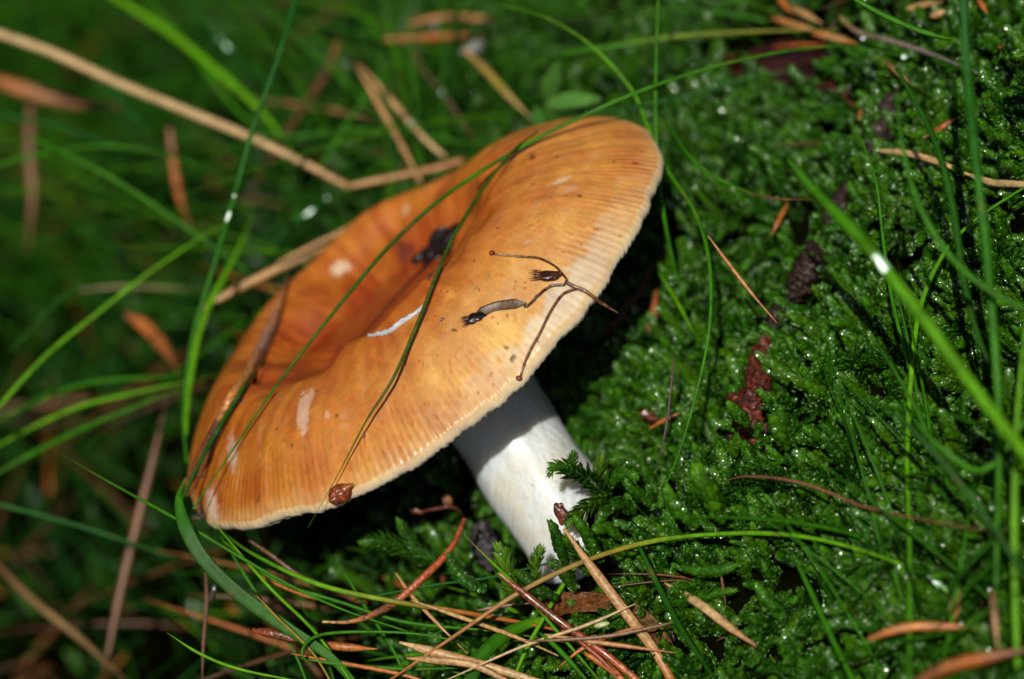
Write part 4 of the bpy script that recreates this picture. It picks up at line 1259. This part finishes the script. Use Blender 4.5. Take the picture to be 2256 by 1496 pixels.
def make_proto(k, kind):
    V_, F_, Cc, DL = [], [], [], []
    off = 0
    base = np.array([(.017, .078, .003), (.025, .100, .003), (.042, .128, .003), (.009, .045, .003)][k % 4])

    def add(path, rad, ll, lw, sp, **kw):
        nonlocal off
        v, f, c, d = shoot_arrays(path, rad, ll, lw, sp, pr_, base=base, **kw)
        V_.append(v); F_.append(f + off); Cc.append(c); DL.extend(d); off += len(v)
    if kind == 'finger':
        add(curve_path(pr_.uniform(8, 11), pr_.uniform(.3, 1.0), pr_), .75, 1.35, 1.25, .105, spread=.40, drops=.5)
    elif kind == 'fork':
        m_ = curve_path(9, .5, pr_)
        add(m_, .7, 1.25, 1.15, .12, spread=.45, drops=.42)
        for q_ in (4, 7):
            s_ = pr_.choice([-1, 1])
            add(curve_path(pr_.uniform(4, 6), .6, pr_, 10, m_[q_], [s_ * .8, pr_.uniform(-.5, .5), .8]), .6, 1.1, 1.0, .12, spread=.45, drops=.42)
    else:
        m_ = curve_path(11, .6, pr_)
        add(m_, .5, 1.0, .8, .15, spread=.55, drops=.2)
        for q_ in range(3, 13):
            s_ = -1 if q_ % 2 else 1
            add(curve_path(3.6 * (1 - .5 * abs(q_ - 7) / 7), .5, pr_, 6, m_[q_], [s_ * 1.0, .15 * pr_.normal(), .75]), .35, .8, .62, .13, spread=.5, drops=.2)
    v = np.vstack(V_); f = np.vstack(F_); c = np.vstack(Cc)
    dv, df = drops_arrays(DL)
    me = bpy.data.meshes.new('moss_shoot_shape')
    allv = np.vstack([v, dv]) * MM
    me.from_pydata(allv.tolist(), [], f.tolist() + (df + len(v)).tolist())
    me.polygons.foreach_set('use_smooth', [True] * len(me.polygons))
    mi = np.zeros(len(me.polygons), int); mi[len(f):] = 1
    me.materials.append(M_MOSS); me.materials.append(M_DEW)
    me.polygons.foreach_set('material_index', mi.tolist())
    cc4 = np.ones((len(allv), 4)); cc4[:len(v), :3] = c
    at = me.color_attributes.new('Col', 'FLOAT_COLOR', 'POINT'); at.data.foreach_set('color', cc4.ravel())
    o = bpy.data.objects.new('moss_shape_%02d' % k, me)
    protos.objects.link(o)


for k, kd in enumerate(['finger', 'finger', 'finger', 'finger', 'fork', 'fork', 'fork', 'pinnate', 'pinnate', 'finger']):
    make_proto(k, kd)


def scatter(name, label_kind, pts, dirs, scl, idx, spin):
    me = bpy.data.meshes.new(name)
    me.from_pydata((pts * MM).tolist(), [], [])
    n_ = len(pts)
    eul = np.zeros((n_, 3))
    for i in range(n_):
        qd = Vector(dirs[i]).to_track_quat('Z', 'Y')
        from mathutils import Quaternion
        e = (qd @ Quaternion((0, 0, 1), spin[i])).to_euler()
        eul[i] = e[:]
    a1 = me.attributes.new('rot', 'FLOAT_VECTOR', 'POINT'); a1.data.foreach_set('vector', eul.ravel())
    a2 = me.attributes.new('scl', 'FLOAT', 'POINT'); a2.data.foreach_set('value', np.asarray(scl, float))
    a3 = me.attributes.new('idx', 'INT', 'POINT'); a3.data.foreach_set('value', np.asarray(idx, np.int32))
    o = bpy.data.objects.new(name, me)
    COL.objects.link(o)
    ng = bpy.data.node_groups.new(name + '_scatter', 'GeometryNodeTree')
    ng.interface.new_socket('Geometry', in_out='INPUT', socket_type='NodeSocketGeometry')
    ng.interface.new_socket('Geometry', in_out='OUTPUT', socket_type='NodeSocketGeometry')
    N_, L_2 = ng.nodes, ng.links
    gi = N_.new('NodeGroupInput'); go = N_.new('NodeGroupOutput')
    ip = N_.new('GeometryNodeInstanceOnPoints')
    ci = N_.new('GeometryNodeCollectionInfo')
    ci.inputs['Collection'].default_value = protos
    ci.inputs['Separate Children'].default_value = True
    ci.inputs['Reset Children'].default_value = True
    ip.inputs['Pick Instance'].default_value = True

    def attr(nm, ty):
        q = N_.new('GeometryNodeInputNamedAttribute'); q.data_type = ty
        q.inputs['Name'].default_value = nm
        return q.outputs['Attribute']
    L_2.new(gi.outputs[0], ip.inputs['Points'])
    L_2.new(ci.outputs[0], ip.inputs['Instance'])
    L_2.new(attr('rot', 'FLOAT_VECTOR'), ip.inputs['Rotation'])
    L_2.new(attr('scl', 'FLOAT'), ip.inputs['Scale'])
    L_2.new(attr('idx', 'INT'), ip.inputs['Instance Index'])
    L_2.new(ip.outputs[0], go.inputs[0])
    md = o.modifiers.new('scatter', 'NODES'); md.node_group = ng
    return o


sp = 2.05
xs_ = np.arange(-190, 190, sp); ys_ = np.arange(-190, 230, sp)
X_, Y_ = np.meshgrid(xs_, ys_)
X_ = X_.ravel() + rng.uniform(-1, 1, X_.size) * sp * .6; Y_ = Y_.ravel() + rng.uniform(-1, 1, Y_.size) * sp * .6
Z_ = H(X_, Y_)
W_ = np.stack([X_, Y_, Z_], -1)
px, py, pz = proj(W_)
keep = (px > -420) & (px < 2700) & (py > -420) & (py < 1950)
dens = (.14 + .86 * smooth(px - .25 * py, 250, 900)) * (1 - .5 * smooth(-px, -900, -300)) * (1 - .15 * (Waves(2, 16, seed=61)(np.stack([X_, Y_], -1)) > .9))
# a bare hollow at the top right and bare dark soil round the twig
hol = np.hypot((px - 1740) / 200, (py - 150) / 85) < 1 + .15 * rng.normal(size=len(px))
row = np.abs((px - 1960) + (py - 200) * .56) < 26
row &= (py > 190) & (py < 700)
keep &= (rng.random(len(px)) < dens) & ~hol & ~(row & (rng.random(len(px)) < .8))
foot_w = c2w(FOOT)
keep &= np.hypot(X_ - foot_w[0], Y_ - foot_w[1]) > 8.8
W_ = W_[keep]; px = px[keep]; py = py[keep]
nrm = unit(np.stack([-(H(W_[:, 0] + 1, W_[:, 1]) - H(W_[:, 0] - 1, W_[:, 1])) / 2, -(H(W_[:, 0], W_[:, 1] + 1) - H(W_[:, 0], W_[:, 1] - 1)) / 2, np.ones(len(W_))], -1))
lean = unit(c2w([-.62, .55, .1]) - ORG)
lean2 = unit(c2w([.55, -.45, .2]) - ORG)
wsel = smooth(Waves(2, 38, seed=63)(W_[:, :2]), -.25, .45)[:, None]
dirs = unit(nrm * .75 + (lean * (1 - wsel) * .9 + lean2 * wsel * .5) + rng.normal(0, .33, W_.shape))
scl = rng.uniform(.66, 1.2, len(W_)) * np.where(px < 1000, .85, 1.0)
idx = rng.choice(10, len(W_), p=[.15, .15, .15, .05, .12, .12, .12, .04, .03, .07])
idx = np.where((rng.random(len(W_)) < .6) & (px < 900), rng.choice([3, 7], len(W_)), idx)  # more of the darkest shoots, painting in the dimmer light on the left
# keep the foot of the stem open to view
near_foot = np.hypot(W_[:, 0] - foot_w[0], W_[:, 1] - foot_w[1]) < 18
scl = np.where(near_foot, scl * .72, scl)
moss = scatter('moss', None, W_ - nrm * .8, dirs, scl, idx, rng.uniform(0, 6.28, len(W_)))
setprops(moss, kind='stuff')
moss['label'] = 'wet green feather moss covering the whole bank'
print('moss shoots', len(W_), 'mound at', P(1320, 1180, -9))


def moss_shoot(label, pts, w, color=(.05, .16, .014), kind='round', seed=0):
    path = zpath(pts, per=5)
    r = np.random.default_rng(200 + seed)
    s_ = w * S0
    v, f, c, d = shoot_arrays(path, s_ * .3, s_ * (.46 if kind == 'round' else .6), s_ * (.42 if kind == 'round' else .26), s_ * (.03 if kind == 'round' else .04), r, spread=.42 if kind == 'round' else .7, drops=.15, base=np.array(color) * np.array([.8, .8, .35]))
    o = mk('moss_shoot', v, f.tolist(), M_MOSS, None, c, origin=path[0])
    setprops(o, label, 'moss shoot', 'moss shoots at the foot of the stem')
    dv, df = drops_arrays(d)
    if len(dv):
        mk('dew', dv, df.tolist(), M_DEW, o)['kind'] = 'stuff'
    return o


moss_shoot('curved moss shoot reaching left over the white stem', [(1345, 1110, -6), (1320, 1078, -4), (1290, 1050, -2), (1255, 1034, 0), (1222, 1028, 0), (1212, 1044, 0)], 46, (.03, .11, .012), 'open', 1)
moss_shoot('small upright spiky shoot on top of the curved moss shoot', [(1255, 1040, 0), (1260, 1018, 0), (1264, 998, 0)], 26, (.05, .15, .02), 'open', 2)
moss_shoot('pale spiky shoot at the right edge of the stem', [(1320, 1085, -8), (1318, 1045, -8), (1325, 1008, -8)], 34, (.09, .20, .03), 'open', 3)
moss_shoot('round moss shoot lying right of the pale spiky one', [(1335, 1090, -8), (1345, 1060, -6), (1375, 1040, -5), (1400, 1052, -4)], 46, (.035, .13, .012), 'round', 4)
moss_shoot('feathery moss shoot hanging down beside the stem foot', [(1340, 1085, -4), (1310, 1105, -3), (1275, 1130, -2), (1250, 1155, -2)], 40, (.06, .15, .02), 'open', 5)
moss_shoot('dark upright rounded shoot before the stem foot', [(1248, 1250, 0), (1236, 1210, 1), (1222, 1170, 2), (1212, 1150, 2)], 34, (.02, .085, .012), 'round', 6)
moss_shoot('rounded shoot just right of the dark upright one', [(1325, 1240, 0), (1305, 1200, 1), (1285, 1165, 2), (1268, 1140, 2)], 36, (.035, .13, .012), 'round', 7)
moss_shoot('dark worm like shoot pointing up left right of the stem', [(1480, 1225, 2), (1440, 1195, 3), (1395, 1165, 4), (1356, 1148, 4)], 34, (.02, .09, .012), 'round', 8)
moss_shoot('worm like shoot with a dark tip above the dark one', [(1445, 1120, 0), (1420, 1098, 1), (1395, 1078, 2), (1378, 1062, 2)], 36, (.03, .11, .012), 'round', 9)
moss_shoot('large bright upright shoot in the middle of the sharp moss', [(1590, 1150, 10), (1575, 1110, 12), (1548, 1065, 13), (1535, 1030, 13)], 62, (.06, .19, .014), 'round', 10)
moss_shoot('bright shoot leaning left beside the large bright one', [(1540, 1160, 10), (1500, 1130, 11), (1480, 1100, 11), (1470, 1075, 11)], 44, (.045, .16, .012), 'round', 11)
moss_shoot('upright moss finger below the red bark chunk', [(1735, 990, 8), (1720, 955, 10), (1705, 925, 11)], 52, (.055, .17, .014), 'round', 12)
moss_shoot('slanting moss finger left of the red bark chunk', [(1650, 940, 6), (1625, 910, 8), (1605, 890, 8)], 38, (.05, .16, .014), 'round', 13)
moss_shoot('horizontal moss finger under the arching blade', [(1500, 1248, 8), (1540, 1258, 9), (1590, 1255, 10), (1620, 1245, 10)], 34, (.04, .15, .012), 'round', 14)
moss_shoot('long thin moss branch above the pale needle', [(1440, 1345, 8), (1490, 1325, 9), (1560, 1312, 10), (1620, 1300, 10)], 28, (.045, .16, .012), 'open', 15)
moss_shoot('feathery light green tuft left of the stem foot', [(1150, 1330, -4), (1120, 1275, -4), (1108, 1235, -5), (1100, 1205, -6)], 50, (.09, .2, .03), 'open', 16)
moss_shoot('pointed light green tuft before the stem foot', [(1185, 1290, -2), (1180, 1245, -2), (1192, 1205, -3)], 32, (.09, .2, .03), 'open', 17)
moss_shoot('feathery dark shoot left of the stem under the cap', [(940, 1240, -16), (900, 1215, -16), (850, 1195, -16), (800, 1195, -17)], 46, (.035, .12, .018), 'open', 18)
moss_shoot('second feathery shoot below the first left of the stem', [(1000, 1265, -12), (960, 1235, -12), (915, 1210, -13), (880, 1150, -14)], 40, (.03, .11, .018), 'open', 19)
moss_shoot('drooping moss shoot under the second feathery one', [(1075, 1300, -6), (1040, 1290, -6), (1005, 1255, -7), (985, 1215, -8)], 40, (.03, .12, .014), 'round', 20)


moss_shoot('plump shoot leaning on the right side of the stem foot', [(1400, 1130, -8), (1370, 1110, -6), (1340, 1120, -4), (1318, 1150, -3)], 44, (.03, .11, .012), 'round', 21)
moss_shoot('short plump shoot under the leaning one at the stem foot', [(1370, 1190, -4), (1345, 1165, -3), (1310, 1165, -2)], 40, (.045, .14, .012), 'round', 22)
moss_shoot('upright feathery shoot hiding the lower right edge of the stem', [(1300, 1270, 0), (1285, 1235, 0), (1262, 1205, 1), (1240, 1185, 1)], 40, (.04, .13, .012), 'open', 23)
moss_shoot('low shoot at the very bottom right of the stem', [(1270, 1300, 0), (1250, 1270, 1), (1232, 1250, 1), (1215, 1240, 1)], 38, (.03, .10, .012), 'round', 24)
moss_shoot('shoot curling up behind the plump one right of the stem', [(1450, 1090, -10), (1420, 1040, -10), (1380, 1010, -10), (1350, 1015, -10)], 40, (.04, .13, .012), 'round', 25)
moss_shoot('dark low shoot at the left foot of the stem', [(1230, 1320, 0), (1190, 1300, 0), (1160, 1275, -1), (1140, 1262, -2)], 38, (.025, .09, .012), 'round', 26)


# ------------------------------------------------------------------ grass that nobody could count
def many_blades(count, region, hrange, tilt, wrange, seed, colors):
    r = np.random.default_rng(seed)
    VV, FF, CC = [], [], []
    off = 0
    made = 0
    tries = 0
    while made < count and tries < count * 12:
        tries += 1
        x0, y0 = r.uniform(region[0], region[1]), r.uniform(region[2], region[3])
        zb = gz(x0, y0, 0)
        b0 = P(x0, y0, zb)
        az = r.uniform(0, 6.28)
        L = r.uniform(*hrange)
        tl_ = r.uniform(*tilt)
        d = np.array([math.cos(az) * math.sin(tl_), math.sin(az) * math.sin(tl_), math.cos(tl_)])
        hz = np.array([math.cos(az), math.sin(az), 0])
        t = np.linspace(0, 1, 9)[:, None]
        bend = r.uniform(.1, .9)
        path = b0 + d * L * t + (hz * .7 * bend + np.array([0, 0, -.45 * bend])) * L * t ** 2
        X, Y, Z = proj(path)
        up_ = (X - 938) * .769 - (Y - 712) * .64; pp_ = (X - 938) * .64 + (Y - 712) * .769
        e_ = np.hypot(up_ / 700, pp_ / 330)
        if np.any((e_ < 1) & (Z > -68)):
            continue
        if np.any((np.hypot((X - 1180) / 170, (Y - 1050) / 300) < 1) & (Z > -50)):
            continue
        if region[0] < 1300 and np.any(Z > -34) and y0 < 1180:
            continue
        w = r.uniform(*wrange)
        wid = w * np.minimum(1, .5 + 1.2 * (1 - t[:, 0])) * (1 - .85 * t[:, 0] ** 3)
        v, f = tube_mesh(path, wid, wid * .5, 4)
        VV.append(v); FF.extend([[k + off for k in q] for q in f]); off += len(v)
        cb = np.array(colors[r.integers(len(colors))]) * r.uniform(.6, 1.3)
        CC.append(np.tile(cb, (len(v), 1)))
        made += 1
    return np.vstack(VV), FF, np.vstack(CC)


parts = [many_blades(420, (-250, 1250, -200, 760), (22, 66), (.2, 1.25), (.35, .8), 1, [GRN, DGR, GRN, BGR, DGR]),
         many_blades(750, (-250, 1300, -200, 700), (25, 75), (.3, 1.3), (.2, .42), 11, [GRN, LGR, GRN, BGR]),
         many_blades(240, (-250, 600, 600, 1650), (20, 55), (.3, 1.3), (.35, .7), 2, [DGR, DGR, BGR, DGR]),
         many_blades(60, (1900, 2450, 900, 1700), (18, 50), (.3, 1.2), (.4, .8), 3, [GRN, DGR]),
         many_blades(50, (1150, 2300, -300, 120), (15, 40), (.3, 1.3), (.4, .8), 4, [GRN, DGR]),
         many_blades(90, (480, 1350, 1200, 1700), (10, 26), (.7, 1.4), (.35, .7), 5, [GRN, LGR, DGR])]
VV, FF, CC, off = [], [], [], 0
for v, f, c in parts:
    VV.append(v); FF.extend([[k + off for k in q] for q in f]); CC.append(c); off += len(v)
gr = mk('grass', np.vstack(VV), FF, M_GRASS, None, np.vstack(CC), origin=[0, 0, 0])
setprops(gr, kind='stuff')
parts = [many_blades(140, (-250, 1000, -200, 1600), (14, 34), (1.2, 1.5), (.7, 1.3), 6, [BRN, (.16, .06, .02), (.22, .10, .03), (.10, .05, .02), ORG_]),
         many_blades(50, (1250, 2400, -100, 1500), (6, 13), (1.0, 1.5), (.4, .8), 7, [BRN, DBR, (.2, .07, .02), DBR])]
VV, FF, CC, off = [], [], [], 0
for v, f, c in parts:
    VV.append(v); FF.extend([[k + off for k in q] for q in f]); CC.append(c); off += len(v)
lt = mk('needle_litter', np.vstack(VV) + np.array([0, 0, 3.0]), FF, M_DRY, None, np.vstack(CC), origin=[0, 0, 0])
setprops(lt, kind='stuff')
lt['label'] = 'brown dead needles and straw scattered between the grass'
gr['label'] = 'thin dark green grass growing through the moss'

for o in bpy.data.objects:
    if '_o' in o:
        del o['_o']
